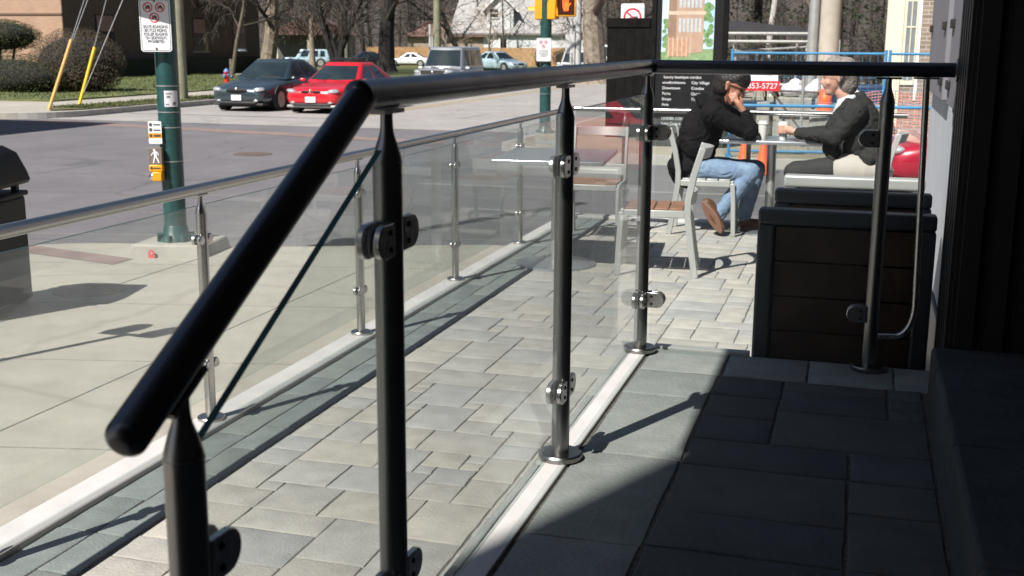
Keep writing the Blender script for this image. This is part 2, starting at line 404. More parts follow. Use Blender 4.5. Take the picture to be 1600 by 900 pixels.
def thing(name, label, cat, loc=(0, 0, 0), rz=0, group=None):
    o = bpy.data.objects.new(name, None); COL.objects.link(o); o.empty_display_size = .2
    o.location = loc; o.rotation_euler = (0, 0, rz); o['label'] = label; o['category'] = cat
    if group: o['group'] = group
    return o
def tag(o, label, cat, group=None):
    o['label'] = label; o['category'] = cat
    if group: o['group'] = group
    return o
def struct(o, kind='structure'):
    o['kind'] = kind; return o
def copy_tree(o, parent=None, loc=None, rz=None, label=None):
    c = o.copy(); COL.objects.link(c); c.parent = parent
    if loc is not None: c.location = loc
    if rz is not None: c.rotation_euler = (0, 0, rz)
    if label: c['label'] = label
    for ch in list(o.children): copy_tree(ch, c)
    return c
def text(s, size, loc, m, parent, name='lettering', rz=0, align='CENTER', ext=.001, sx=1.0, rx=90):
    cu = bpy.data.curves.new('t', 'FONT'); cu.body = s; cu.size = size; cu.align_x = align; cu.align_y = 'CENTER'; cu.extrude = ext
    t = bpy.data.objects.new('t', cu); COL.objects.link(t)
    dg = bpy.context.evaluated_depsgraph_get()
    me = bpy.data.meshes.new_from_object(t.evaluated_get(dg))
    bpy.data.objects.remove(t)
    me.materials.clear(); me.materials.append(m)
    o = bpy.data.objects.new(name, me); COL.objects.link(o); o.parent = parent
    o.location = loc; o.rotation_euler = (R(rx), 0, rz); o.scale = (sx, 1, 1)
    return o
def ring_pts(c, r0, r1, y, n=28):
    return [((c[0] + r * math.cos(2 * math.pi * k / n), y, c[1] + r * math.sin(2 * math.pi * k / n))) for r in (r0, r1) for k in range(n)]
def add_ring(mb, cx, cz, r0, r1, y, th=.002, n=28):
    for k in range(n):
        a, b = 2 * math.pi * k / n, 2 * math.pi * (k + 1) / n
        p = lambda r, t, yy: (cx + r * math.cos(t), yy, cz + r * math.sin(t))
        mb.hexa([p(r0, a, y), p(r1, a, y), p(r1, b, y), p(r0, b, y), p(r0, a, y - th), p(r1, a, y - th), p(r1, b, y - th), p(r0, b, y - th)])
def rrect(x0, x1, z0, z1, r, n=5):
    out = []
    for cx, cz, a0 in ((x1 - r, z1 - r, 0), (x0 + r, z1 - r, 90), (x0 + r, z0 + r, 180), (x1 - r, z0 + r, 270)):
        for k in range(n + 1):
            a = R(a0 + 90 * k / n); out.append((cx + r * math.cos(a), cz + r * math.sin(a)))
    return out
def plate(mb, poly, y0, y1):
    return mb.prism(poly, lambda p: (p[0], y0, p[1]), lambda p: (p[0], y1, p[1]))

# ------------------------------------------------------------------ ground
LAND, SIDE, ROAD = 0.49, -0.35, -0.50
def fd(x, y): return -.29 * x + .95 * y
def gz(x, y): return -.35 - .0113 * max(0.0, fd(x, y) - 60.0) if fd(x, y) < 150 else -1.37
def grid(name, x0, x1, y0, y1, nx, ny, dz, m, skirt=0.0, parent=None):
    b = MB(); idx = {}
    for i in range(nx + 1):
        for j in range(ny + 1):
            x = x0 + (x1 - x0) * i / nx; y = y0 + (y1 - y0) * j / ny
            idx[i, j] = b.pts([(x, y, gz(x, y) + dz)])
    for i in range(nx):
        for j in range(ny):
            b.face((idx[i, j], idx[i + 1, j], idx[i + 1, j + 1], idx[i, j + 1]))
    if skirt:
        loop = [(i, 0) for i in range(nx + 1)] + [(nx, j) for j in range(1, ny + 1)] + [(i, ny) for i in range(nx - 1, -1, -1)] + [(0, j) for j in range(ny - 1, 0, -1)]
        low = [b.pts([(b.v[idx[k]][0], b.v[idx[k]][1], b.v[idx[k]][2] - skirt)]) for k in loop]
        for k in range(len(loop)):
            k2 = (k + 1) % len(loop)
            b.face((idx[loop[k]], low[k], low[k2], idx[loop[k2]]))
    return b.obj(name, m, parent, recalc=bool(skirt))
def slab(name, poly, z0, z1, m, bevel=0):
    b = MB(); b.prism(poly, lambda p: (p[0], p[1], z0), lambda p: (p[0], p[1], z1))
    return struct(b.obj(name, m, bevel=bevel))
def strip(b, path, w0, w1, z0, z1):
    """kerb-like band along a polyline, offset w0..w1 to its left"""
    P = [Vector((p[0], p[1])) for p in path]; A = []; Bq = []
    for k, p in enumerate(P):
        d = (P[min(k + 1, len(P) - 1)] - P[max(k - 1, 0)]).normalized(); nrm = Vector((-d.y, d.x))
        A.append(p + nrm * w0); Bq.append(p + nrm * w1)
    for k in range(len(P) - 1):
        q = [A[k], A[k + 1], Bq[k + 1], Bq[k]]
        b.hexa([(p.x, p.y, z0) for p in q] + [(p.x, p.y, z1) for p in q])

struct(grid('ground', -900, 900, -120, 1500, 60, 54, -.19, MT['asphalt']))
struct(grid('road', -19.9, -6.4, 24.9, 400, 2, 60, -.15 + .004, MT['roadpale']))
b = MB(); b.quad((-60, -60, ROAD), (40, -60, ROAD), (40, 25.2, ROAD), (-60, 25.2, ROAD))
struct(b.obj('intersection_asphalt', MT['asphalt'], recalc=False))
b = MB()
b.quad((-19.6, 23.9, ROAD + .004), (-8.0, 21.45, ROAD + .004), (-8.0, 22.1, ROAD + .004), (-19.6, 24.6, ROAD + .004))
b.quad((-7.45, 8.38, SIDE + .004), (-5.86, 8.02, SIDE + .004), (-5.86, 8.30, SIDE + .004), (-7.45, 8.66, SIDE + .004))
struct(b.obj('crosswalk_band', MT['redbrick'], recalc=False))
b = MB()
for xx in (-13.25, -12.95):
    for k in range(24):
        y0, y1 = 27.6 + k * 8, 27.6 + k * 8 + 8
        q = [(xx, y0), (xx + .13, y0), (xx + .13, y1), (xx, y1)]
        b.quad(*[(x, y, gz(x, y) - .15 + .009) for x, y in q])
struct(b.obj('centre_line', MT['yellowline'], recalc=False))
b = MB()
for xx in (-16.3, -10.2):
    for k in range(14):
        y0 = 29 + k * 7
        b.quad(*[(x, y, gz(x, y) - .15 + .009) for x, y in ((xx, y0), (xx + .11, y0), (xx + .11, y0 + 2.6), (xx, y0 + 2.6))])
b.quad((-19.4, 27.6, ROAD + .013), (-13.3, 27.6, ROAD + .013), (-13.3, 28.0, ROAD + .013), (-19.4, 28.0, ROAD + .013))
b.quad((-6, 15.2, ROAD + .004), (10, 16.0, ROAD + .004), (10, 16.12, ROAD + .004), (-6, 15.32, ROAD + .004))
struct(b.obj('lane_marking', MT['roadpale'], recalc=False))
# our own corner: the sidewalk round the terrace
def arc(cx, cy, r, a0, a1, n=8):
    return [(cx + r * math.cos(R(a0 + (a1 - a0) * k / n)), cy + r * math.sin(R(a0 + (a1 - a0) * k / n))) for k in range(n + 1)]
our = [(-7.9, -40), (30, -40), (30, 9.95), (-3.2, 9.95)] + arc(-6.0, 7.1, 1.9, 80, 178) 
slab('sidewalk', our, ROAD - .2, SIDE, MT['concrete'])
b = MB()
J = SIDE + .0025
for k in range(9):   # tooled joints
    y = 5.35 + (k - 3) * 1.5
    b.hexa([(-7.8, y - .75, J - .003), (-2.45, y + .55, J - .003), (-2.45, y + .560, J - .003), (-7.8, y - .740, J - .003),
            (-7.8, y - .75, J), (-2.45, y + .55, J), (-2.45, y + .560, J), (-7.8, y - .740, J)])
for x in (-3.83, -5.35):
    b.box((x, -6, J - .003), (x + .009, 8.9, J + .001))
struct(b.obj('sidewalk_joint', MT['jointgrey']))
# far corner across the main road
nw = arc(-21.4, 26.15, 1.75, -92, 0) + [(-19.65, 60), (-70, 60), (-70, 24.4)]
slab('far_sidewalk', nw, ROAD - .2, SIDE, MT['concrete'])
b = MB(); strip(b, arc(-21.4, 26.15, 1.75, -60, 0) + [(-19.65, 60)], -.005, .16, ROAD - .1, SIDE + .006)
struct(b.obj('kerb', MT['kerb']))
b = MB(); b.prism([(-19.82, 26.4), (-19.82, 60), (-21.1, 60), (-21.1, 26.6), (-20.3, 25.6)], lambda p: (p[0], p[1], SIDE - .02), lambda p: (p[0], p[1], SIDE + .035))
struct(b.obj('verge', MT['verge']))
struct(grid('lawn', -130, -23.3, 29.5, 60, 6, 4, .05, MT['grass'], .1))
struct(grid('far_lawn', -150, -19.8, 60, 240, 14, 20, .03, MT['grass'], .3))
# far corner behind the terrace: building site
ne = [(-5.0, 19.0), (30, 19.0), (30, 60), (-6.4, 60), (-6.4, 20.6)]
slab('site_ground', ne, ROAD - .2, SIDE, MT['dirt'])
b = MB(); strip(b, [(-6.4, 60), (-6.4, 20.6), (-5.0, 19.0), (30, 19.0)], -.005, .16, ROAD - .1, SIDE + .006)
struct(b.obj('site_kerb', MT['kerb']))
struct(grid('site_lawn', -6.4, 130, 60, 240, 10, 16, .0, MT['leaflitter'], .3))
# wooded rise that closes the view
b = MB(); N = 40
for j in range(7):
    for i in range(N + 1):
        a = R(-62 + 104 * i / N); d = 170 + j * 26
        x, y = math.sin(a) * d, math.cos(a) * d
        b.pts([(x, y, -1.5 + (j / 6) ** 1.2 * 15 + 1.5 * noise.noise((x * .03, y * .03, 0)) * j / 6)])
for j in range(6):
    for i in range(N):
        k = j * (N + 1) + i; b.face((k, k + 1, k + N + 2, k + N + 1))
struct(b.obj('hill', MT['leaflitter'], recalc=False))
# thin grass blades over the verge and the near lawn
b = MB(); g = random.Random(3)
def blade(x, y, z, h):
    a = g.uniform(0, 6.28); w = .02
    b.quad((x - w * math.cos(a), y - w * math.sin(a), z), (x + w * math.cos(a), y + w * math.sin(a), z), (x + g.uniform(-.05, .05), y + g.uniform(-.05, .05), z + h))
for k in range(5000): 
    x, y = g.uniform(-21.05, -19.86), 26.6 + 26 * g.random() ** 1.5; blade(x, y, SIDE + .03, g.uniform(.03, .09))
for k in range(9000):
    x, y = g.uniform(-36, -23.4), g.uniform(29.6, 56); blade(x, y, SIDE + .05, g.uniform(.04, .10))
struct(b.obj('grass_blades', MT['grass'], smooth=0, recalc=False), 'stuff')

# ------------------------------------------------------------------ terrace paving
TINTS = [(.375, .355, .318), (.362, .345, .314), (.35, .338, .314), (.372, .35, .31), (.332, .328, .314), (.355, .34, .312), (.316, .315, .306)]
def stones(name, x0, x1, y0, y1, z, unit, sizes, tints, seed, h=.03, gap=.005, bev=.004, tilt=.0010):
    """irregular coursed paving: rectangles of whole units packed without long joints"""
    q = random.Random(seed); mb = MB()
    nx, ny = max(1, round((x1 - x0) / unit)), max(1, round((y1 - y0) / unit)); ux, uy = (x1 - x0) / nx, (y1 - y0) / ny
    used = set()
    for j in range(ny):
        for i in range(nx):
            if (i, j) in used: continue
            c = sizes[:]; q.shuffle(c); c.append((1, 1))
            for w, d in c:
                w = min(w, nx - i); d = min(d, ny - j)
                if all((i + a, j + b_) not in used for a in range(w) for b_ in range(d)) and (min(w, d) > 1 or (w, d) == (1, 1) or nx <= 2 or q.random() < .05): break
            else: w = d = 1
            for a in range(w):
                for b_ in range(d): used.add((i + a, j + b_))
            xa, xb, ya, yb = x0 + i * ux, x0 + (i + w) * ux, y0 + j * uy, y0 + (j + d) * uy
            t = q.choice(tints); f = q.uniform(.92, 1.07); mb.ct = tuple(v * f for v in t)
            g_ = lambda: gap / 2 * q.uniform(.5, 1.6)
            n = 4; e = lambda: q.uniform(-.0022, .0022)
            lo = [(xa + g_(), ya + g_()), (xb - g_(), ya + g_()), (xb - g_(), yb - g_()), (xa + g_(), yb - g_())]
            ring = []
            for a in range(4):   # worn, slightly wavy edges
                p, r_ = lo[a], lo[(a + 1) % 4]
                for k in range(n):
                    u = k / n; dx, dy = r_[0] - p[0], r_[1] - p[1]; L = math.hypot(dx, dy) + 1e-6; o = e()
                    if k == 0: o = -abs(o) * 1.5
                    ring.append((p[0] + dx * u - dy / L * o, p[1] + dy * u + dx / L * o))
            cx, cy = (xa + xb) / 2, (ya + yb) / 2; hw_, hd = (xb - xa) / 2, (yb - ya) / 2
            sx_, sy_ = q.uniform(-tilt, tilt) / hw_, q.uniform(-tilt, tilt) / hd; zz = z + q.uniform(-tilt, tilt) * .6
            Z = lambda p: zz + (p[0] - cx) * sx_ + (p[1] - cy) * sy_
            sh = lambda p, k: (cx + (p[0] - cx) * (1 - k / hw_), cy + (p[1] - cy) * (1 - k / hd))
            N = len(ring)
            A = mb.pts([(p[0], p[1], z - h) for p in ring]); B_ = mb.pts([(p[0], p[1], Z(p) - bev * .9) for p in ring])
            C_ = mb.pts([(*sh(p, bev * .4), Z(p) - bev * .25) for p in ring]); D_ = mb.pts([(*sh(p, bev * 1.2), Z(p)) for p in ring])
            for r0, r1 in ((A, B_), (B_, C_), (C_, D_)):
                for a in range(N): mb.face((r0 + a, r0 + (a + 1) % N, r1 + (a + 1) % N, r1 + a))
            mb.face([D_ + a for a in range(N)])
    return struct(mb.obj(name, MT['paver'], smooth=50, recalc=False))
PS = [(3, 3), (3, 3), (4, 3), (4, 3), (3, 2), (2, 3), (2, 2), (3, 4), (4, 2)]
slab('terrace_bed', [(-2.44, -3), (1.5, -3), (1.5, 9.85), (-2.44, 9.85)], SIDE - .1, -.0045, MT['joint'])
stones('terrace_paving', -2.02, .34, 1.4, 9.7, 0, .074, PS, TINTS, 5)
BORD = [(.30, .325, .315), (.285, .312, .305), (.32, .335, .318)]
stones('terrace_border', -2.295, -2.03, -4.0, 9.7, 0, .1325, [(1, 3), (1, 4), (2, 2), (1, 2)], BORD, 8)
# raised landing in front of the door
slab('landing', [(-.70, 1.35), (1.5, 1.35), (1.5, 3.655), (-.70, 3.655)], 0, LAND - .0045, MT['joint'])
for k in range(3):
    slab('step', [(-.70, 1.35 - .3 * (k + 1)), (1.5, 1.35 - .3 * (k + 1)), (1.5, 1.345 - .3 * k), (-.70, 1.345 - .3 * k)], -.02 - .12 * 0, LAND - .125 * (k + 1), MT['concrete2'])
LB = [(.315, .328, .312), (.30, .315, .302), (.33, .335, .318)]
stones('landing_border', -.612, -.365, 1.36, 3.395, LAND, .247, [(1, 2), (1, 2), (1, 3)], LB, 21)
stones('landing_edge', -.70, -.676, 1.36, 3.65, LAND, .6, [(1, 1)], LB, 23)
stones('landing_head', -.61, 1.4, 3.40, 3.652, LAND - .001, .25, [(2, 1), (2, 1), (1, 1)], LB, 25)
LT_SHADE = [(.128, .127, .122), (.118, .12, .122), (.14, .135, .127), (.112, .115, .12)]  # darker than the border: the landing's shade is put into these tints
stones('landing_paving', -.362, .218, 1.36, 3.395, LAND, .097, [(4, 3), (3, 3), (4, 2), (3, 2), (2, 2), (3, 2), (4, 3)], LT_SHADE, 31, gap=.006)
b = MB(); b.box((-.674, 1.40, LAND - .03), (-.618, 3.60, LAND + .004))
struct(b.obj('landing_channel', MT['kerbwhite'], bevel=.002))
b = MB(); b.box((-.61, 3.658, .30), (-.30, 3.70, LAND + .004))
struct(b.obj('cross_channel', MT['kerbwhite'], bevel=.002))
b = MB()
b.box((-2.432, -4, SIDE - .05), (-2.298, 9.72, .020)); b.box((-2.297, 9.585, -.05), (1.5, 9.72, .020))
struct(b.obj('terrace_kerb', MT['kerbwhite'], bevel=.006))
# door step and wall
b = MB(); [b.box((.222, y, LAND - .02), (3, y + .596, .664)) for y in (-1.76, -1.16, -.56, .04, .64, 1.24, 1.84, 2.44)]; b.box((.222, 3.04, LAND - .02), (3, 3.255, .664))
struct(b.obj('door_step', mat('dark_step_stone', (.055, .056, .058), .9, var=.3, scale=7, bump=.5), bevel=.012))

# ------------------------------------------------------------------ buildings at the door
t = thing('entrance_building', 'dark ribbed entrance wall and grey stucco side wall at the right of the terrace', 'building')
b = MB(); b.box((.266, 3.262, 0), (3.2, 3.66, 5.6))
for k in range(26):
    x = .266 + k * .075
    b.box((x + .012, 3.24, .665), (x + .058, 3.262, 5.6))
for k in range(5):
    y = 3.275 + k * .078
    b.box((.256, y, .30), (.266, y + .05, 5.6))
b.obj('ribbed_wall', MT['siding'], t)
b = MB(); b.box((.352, 3.662, -.4), (3.2, 6.72, 5.6)); b.obj('side_wall', MT['greywall'], t)
b = MB(); b.box((.335, 3.67, -.4), (.3515, 6.70, .40)); b.obj('foot_shade', MT['planter'], t, bevel=.006)  # dark strip painted in for the shade at the wall's foot
for y0, y1 in ((3.72, 4.98), (5.30, 6.55)):  # dark notched boards put in for the shade on the upper wall
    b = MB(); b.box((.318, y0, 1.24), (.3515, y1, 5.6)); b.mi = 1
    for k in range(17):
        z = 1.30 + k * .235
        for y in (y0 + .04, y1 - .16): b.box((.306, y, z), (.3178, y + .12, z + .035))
    b.obj('shade_board', [mat('shaded_wall_grey', (.16, .155, .175), .7, var=.08), MT['siding']], t, bevel=.003)
b = MB(); b.box((.322, 4.56, 1.215), (.3515, 4.68, 1.285)); b.box((.328, 4.575, 1.15), (.3512, 4.665, 1.213)); b.obj('wall_lamp_box', MT['black'], t, bevel=.012)
b = MB(); b.box((.60, -12, -.4), (3.2, 3.2, 5.6)); b.obj('door_wall', MT['siding'], t)
b = MB(); b.box((-1.31, .60, 3.1), (.59, 2.85, 3.4)); b.obj('canopy', MT['canopy'], t, bevel=.01)
t = thing('street_corner_block', 'brick block across the pavement behind the photographer', 'building')
b = MB(); b.box((-2.9, -14, -.4), (.55, -3.0, 10.5)); b.obj('wall', MT['brick_dark'], t)
b = MB()
for i in range(2):
    for k in range(3):
        b.box((-2.5 + i * 1.6, -3.0, .9 + k * 3.1), (-1.4 + i * 1.6, -2.97, 2.6 + k * 3.1))
b.obj('window', MT['darkglass'], t)

t = thing('corner_shop', 'brick corner block on the opposite street corner', 'building')
b = MB(); b.box((-34, -2, -.6), (-20.8, 16.4, 9.0)); b.obj('wall', MT['brick_tan'], t)
b = MB(); b.box((-34.1, -2.1, 9.001), (-20.75, 16.5, 9.25)); b.obj('cornice', MT['concrete2'], t)
for k in range(4):
    b = MB(); b.box((-20.8, .2 + k * 4, .6), (-20.77, 3.0 + k * 4, 2.9)); b.obj('window', MT['darkglass'], t)

# ------------------------------------------------------------------ glass railings
TR = .0212
def baluster(b, x, y, z0, ztop, r=TR, flange=True):
    """post with round foot, bottle neck and thin stem"""
    prof = []
    if flange:
        prof = [(.001, 0), (.052, 0), (.053, .003), (.053, .010), (.050, .014), (.024, .0145)]
    h = ztop - z0
    prof += [(r, .0146 if flange else 0), (r, h - .0755), (r + .0006, h - .075), (r + .0006, h - .0725), (r, h - .072)]
    for k in range(9):
        u = k / 8; s_ = 1 - u ** .9 if u < .5 else (.5 + .5 * math.cos(math.pi * u))
        s_ = .5 * s_ + .5 * (.5 + .5 * math.cos(math.pi * u))
        prof.append((.0092 + (r - .0092) * s_, h - .071 + .047 * u))
    prof += [(.0088, h - .014), (.0088, h - .004)]
    b.lathe(prof, (x, y, z0), n=32)
def saddle(b, x, y, z, dirv):
    d = Vector((dirv[0], dirv[1], dirv[2])).normalized()
    u = Vector((-d.y, d.x, 0)).normalized(); n_ = d.cross(u) if d.cross(u).z < 0 else u.cross(d)
    c = Vector((x, y, z)); P = []
    for dz in (-.003, .003):
        for a, e in ((-1, -1), (1, -1), (1, 1), (-1, 1)):
            P.append(c + d * (.036 * a) + u * (.013 * e) + n_ * (-dz))
    b.hexa(P)
def clamp(parent, x, y, z, ax, sgn, m, L=.060, H=.050, knob=True):
    """two round-ended cheeks that grip the pane, fixed to the post's side"""
    b = MB()
    n = 10
    for side in (-1, 1):
        poly = [(0, -H / 2), (L - H / 2, -H / 2)] + [(L - H / 2 + H / 2 * math.cos(R(-90 + 180 * k / n)), H / 2 * math.sin(R(-90 + 180 * k / n))) for k in range(1, n)] + [(L - H / 2, H / 2), (0, H / 2)]
        o0, o1 = side * .0075, side * .0185
        f = lambda o: (lambda p: (x + o, y + sgn * (TR - .006 + p[0]), z + p[1])) if ax == 'y' else (lambda p: (x + sgn * (TR - .006 + p[0]), y + o, z + p[1]))
        b.prism(poly, f(o0), f(o1))
    o = b.obj('clamp', m, parent, bevel=.002)
    b = MB()
    for dz in (-.012, .012):
        for side in (-1, 1):
            b = MB()
            if ax == 'y': b.lathe([(.0045, 0), (.0045, .0015), (.003, .0022)], (x + side * .0185, y + sgn * .034, z + dz), (side, 0, 0), 10)
            else: b.lathe([(.0045, 0), (.0045, .0015), (.003, .0022)], (x + sgn * .034, y + side * .0185, z + dz), (0, side, 0), 10)
            b.obj('screw', MT['black'], o)
    return o
def pane(parent, P, nrm, th=.010, gm='glass'):
    """pane from 4 corners; big faces clear, rim green"""
    n_ = Vector(nrm).normalized() * th / 2; P = [Vector(p) for p in P]
    b = MB(); a = b.pts([p - n_ for p in P]); c = b.pts([p + n_ for p in P])
    b.face((a, a + 3, a + 2, a + 1)); b.face((c, c + 1, c + 2, c + 3))
    o = None
    for k in range(4):
        b.mi = 1 if k == 2 else 2
        b.face((a + k, a + (k + 1) % 4, c + (k + 1) % 4, c + k))
    return b.obj('glass_panel', [MT[gm], MT['glassedge'], MT['glassrim']], parent, smooth=0)

NX = -.643
RZ = 1.400      # centre height of the near handrail
rail = thing('landing_railing', 'dark steel and glass railing round the raised landing with a sloping handrail end', 'railing', (NX, 2.55, LAND))
rail.location = (0, 0, 0)
def tube_obj(path, r, name, m, parent, n=28):
    b = MB(); b.tube(path, r, n); return b.obj(name, m, parent)
E0 = Vector((NX, 1.44, RZ)); SL = Vector((0, -.565, -.300)).normalized()
tube_obj([(NX, 1.425, RZ), (NX, 3.579, RZ)], TR, 'handrail', MT['gun'], rail, 40)
tip = E0 + SL * .630
pth = [E0 + SL * 0.0, tip]; rr = [TR, TR]
for a in (15, 30, 45, 60, 75, 88):
    pth.append(tip + SL * (.013 * math.sin(R(a)))); rr.append(TR - .013 + .013 * math.cos(R(a)))
b = MB(); b.tube(pth, rr, 40); b.ell((NX, 1.432, RZ), TR * 1.004, 24, 14)
b.obj('sloping_handrail', MT['gun'], rail)
b = MB(); b.tube([(NX, 3.60, RZ), (.258, 3.60, RZ)], TR, 40); b.ell((NX, 3.585, RZ), TR * 1.004, 24, 14); b.tube([(NX, 3.578, RZ), (NX + .02, 3.6, RZ)], TR, 24)
b.obj('cross_handrail', MT['gun'], rail)
b = MB(); b.lathe([(.034, 0), (.034, .006), (.03, .008)], (.256, 3.60, RZ), (-1, 0, 0)); b.obj('wall_flange', MT['steel'], rail)
def post(x, y, z0, ztop, d=(0, 1, 0)):
    b = MB(); baluster(b, x, y, z0, ztop); saddle(b, x, y, ztop - .002, d); return b.obj('post', MT['gunpost'], rail)
zs = lambda y: RZ + (y - 1.44) * (.300 / .565)
UND = RZ - TR - .002
post(NX, .975, LAND - .375, zs(.975) - TR / math.cos(math.atan(.53)) - .004, (0, .565, .30))
for y in (1.52, 2.552, 3.59): post(NX, y, LAND + .005, UND)
post(.068, 3.60, LAND + .001, UND, (1, 0, 0))
GT = 1.318
gl = [(1.545, 2.527), (2.577, 3.565)]
for y0, y1 in gl:
    pane(rail, [(NX, y0, LAND + .045), (NX, y1, LAND + .045), (NX, y1, GT), (NX, y0, GT)], (1, 0, 0))
pane(rail, [(NX, 1.000, .22), (NX, 1.494, .22 + .494 * .531), (NX, 1.492, 1.322), (NX, 1.000, 1.322 - .492 * .531)], (1, 0, 0), .0095)
pane(rail, [(-.612, 3.60, LAND + .012), (.043, 3.60, LAND + .012), (.043, 3.60, GT + .008), (-.612, 3.60, GT + .008)], (0, 1, 0), .010, 'cleanglass')
b = MB()
for y0, y1 in gl:
    for y in (1.52, 2.552, 3.59):
        for s_ in (-1, 1):
            if y0 < y + s_ * .04 < y1:
                for z in (1.198, .668): clamp(rail, NX, y, z, 'y', s_, MT['steel'])
clamp(rail, NX, .975, .93, 'y', 1, MT['steel']); clamp(rail, NX, 1.52, 1.195, 'y', -1, MT['steel']); clamp(rail, NX, 1.52, .655, 'y', -1, MT['steel'])
for z in (1.198, .665):
    clamp(rail, NX, 3.60, z, 'x', 1, MT['steel']); clamp(rail, .068, 3.60, z, 'x', -1, MT['steel'])
# slim bent tube between the last post and the wall
pt = [(.172, 3.60, UND + .002), (.190, 3.60, .70)]
for k in range(1, 9):
    a = R(90 * k / 8); pt.append((.190 - .055 * (1 - math.cos(a)), 3.60, .70 - .10 * math.sin(a)))
pt += [(.087, 3.60, .598)]
tube_obj(pt, .0095, 'bent_tube', MT['steel'], rail, 16)
b = MB(); b.obox((.172, 3.60, UND - .001), (.07, .026, .005)); b.obj('bent_tube_saddle', MT['steel'], rail)

# street-side terrace railing and its return
FX = -2.366; FZ = .925; FY = 9.64
srail = thing('terrace_railing', 'bright steel and clear glass railing along the white kerb of the terrace', 'railing')
tube_obj([(FX, -2.0, FZ), (FX, FY, FZ)], TR, 'handrail', MT['steel_rail'], srail)
b = MB(); b.tube([(FX, FY, FZ), (.34, FY, FZ)], TR, 24); b.ell((FX, FY, FZ), TR, 20, 12); b.obj('return_handrail', MT['steel'], srail)
ys = [.93, 2.36, 3.79, 5.22, 6.65, 8.07, 9.50]
def small_clamp(x, y, z, ax, s_):
    b = MB()
    c = (x, y + s_ * .030, z) if ax == 'y' else (x + s_ * .030, y, z)
    d = (1, 0, 0) if ax == 'y' else (0, 1, 0)
    for q in (-1, 1):
        b.lathe([(.001, .006), (.019, .006), (.020, .009), (.020, .016), (.017, .020), (.006, .021)], c, tuple(q * e for e in d), 16)
    if ax == 'y': b.box((x - .006, min(y, y + s_ * .024), z - .009), (x + .006, max(y, y + s_ * .024), z + .009))
    else: b.box((min(x, x + s_ * .024), y - .006, z - .009), (max(x, x + s_ * .024), y + .006, z + .009))
    return b.obj('clamp', MT['steel'], srail)
for i, y in enumerate(ys):
    b = MB(); baluster(b, FX, y, .020, FZ - TR); saddle(b, FX, y, FZ - TR - .001, (0, 1, 0)); b.obj('post', MT['steel'], srail)
    if i:
        pane(srail, [(FX, ys[i - 1] + .03, .115), (FX, y - .03, .115), (FX, y - .03, .865), (FX, ys[i - 1] + .03, .865)], (1, 0, 0))
    for s_ in (-1, 1):
        if (i == 0 and s_ < 0) or (i == len(ys) - 1 and s_ > 0): continue
        for z in (.735, .245): small_clamp(FX, y, z, 'y', s_)
xs = [-1.91, -.875, .17]
for i, x in enumerate(xs):
    b = MB(); baluster(b, x, FY, .020, FZ - TR); saddle(b, x, FY, FZ - TR - .001, (1, 0, 0)); b.obj('post', MT['steel'], srail)
    if i:
        pane(srail, [(xs[i - 1] + .03, FY, .115), (x - .03, FY, .115), (x - .03, FY, .865), (xs[i - 1] + .03, FY, .865)], (0, 1, 0))
        for z in (.735, .245): small_clamp(x, FY, z, 'x', -1); small_clamp(xs[i - 1], FY, z, 'x', 1)

# ------------------------------------------------------------------ planters behind the landing
def make_screen(fm, wm):
    t = thing('slatted_screen', 'x', 'screen', group='slatted wooden screens in a row behind the landing')
    w, d, h = .552, .075, .945; f = .055
    b = MB()
    b.box((-w / 2, 0, .0), (-w / 2 + f, d, h - .0502)); b.box((w / 2 - f, 0, .0), (w / 2, d, h - .0502)); b.box((-w / 2, 0, h - .05), (w / 2, d, h))
    b.box((-w / 2 + f + .001, .002, .02), (w / 2 - f - .001, d - .002, .07))
    b.obj('frame', fm, t, bevel=.010, seg=3)
    n = 7; z0, z1 = .074, h - .054; s_ = (z1 - z0) / n
    b = MB()
    for k in range(n): b.box((-w / 2 + f + .002, .014, z0 + k * s_ + .0025), (w / 2 - f - .002, .040, z0 + (k + 1) * s_ - .0025))
    b.obj('slats', wm, t, bevel=.002)
    b = MB(); b.box((-w / 2 + f - .01, .044, .03), (w / 2 - f + .01, .060, h - .03)); b.obj('backing', MT['black'], t)
    for x in (-w / 2 + .01, w / 2 - .06):
        b = MB(); b.box((x, d + .001, .0), (x + .05, d + .26, .03)); b.obj('foot', fm, t, bevel=.006)
    return t
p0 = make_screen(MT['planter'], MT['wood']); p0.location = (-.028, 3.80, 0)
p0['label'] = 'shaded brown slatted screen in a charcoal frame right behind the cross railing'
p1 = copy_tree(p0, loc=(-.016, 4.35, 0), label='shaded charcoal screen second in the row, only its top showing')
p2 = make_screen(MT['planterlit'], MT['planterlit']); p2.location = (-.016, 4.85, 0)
p2['label'] = 'screen in a lighter sunlit colour at the far end of the row, before the seated man'

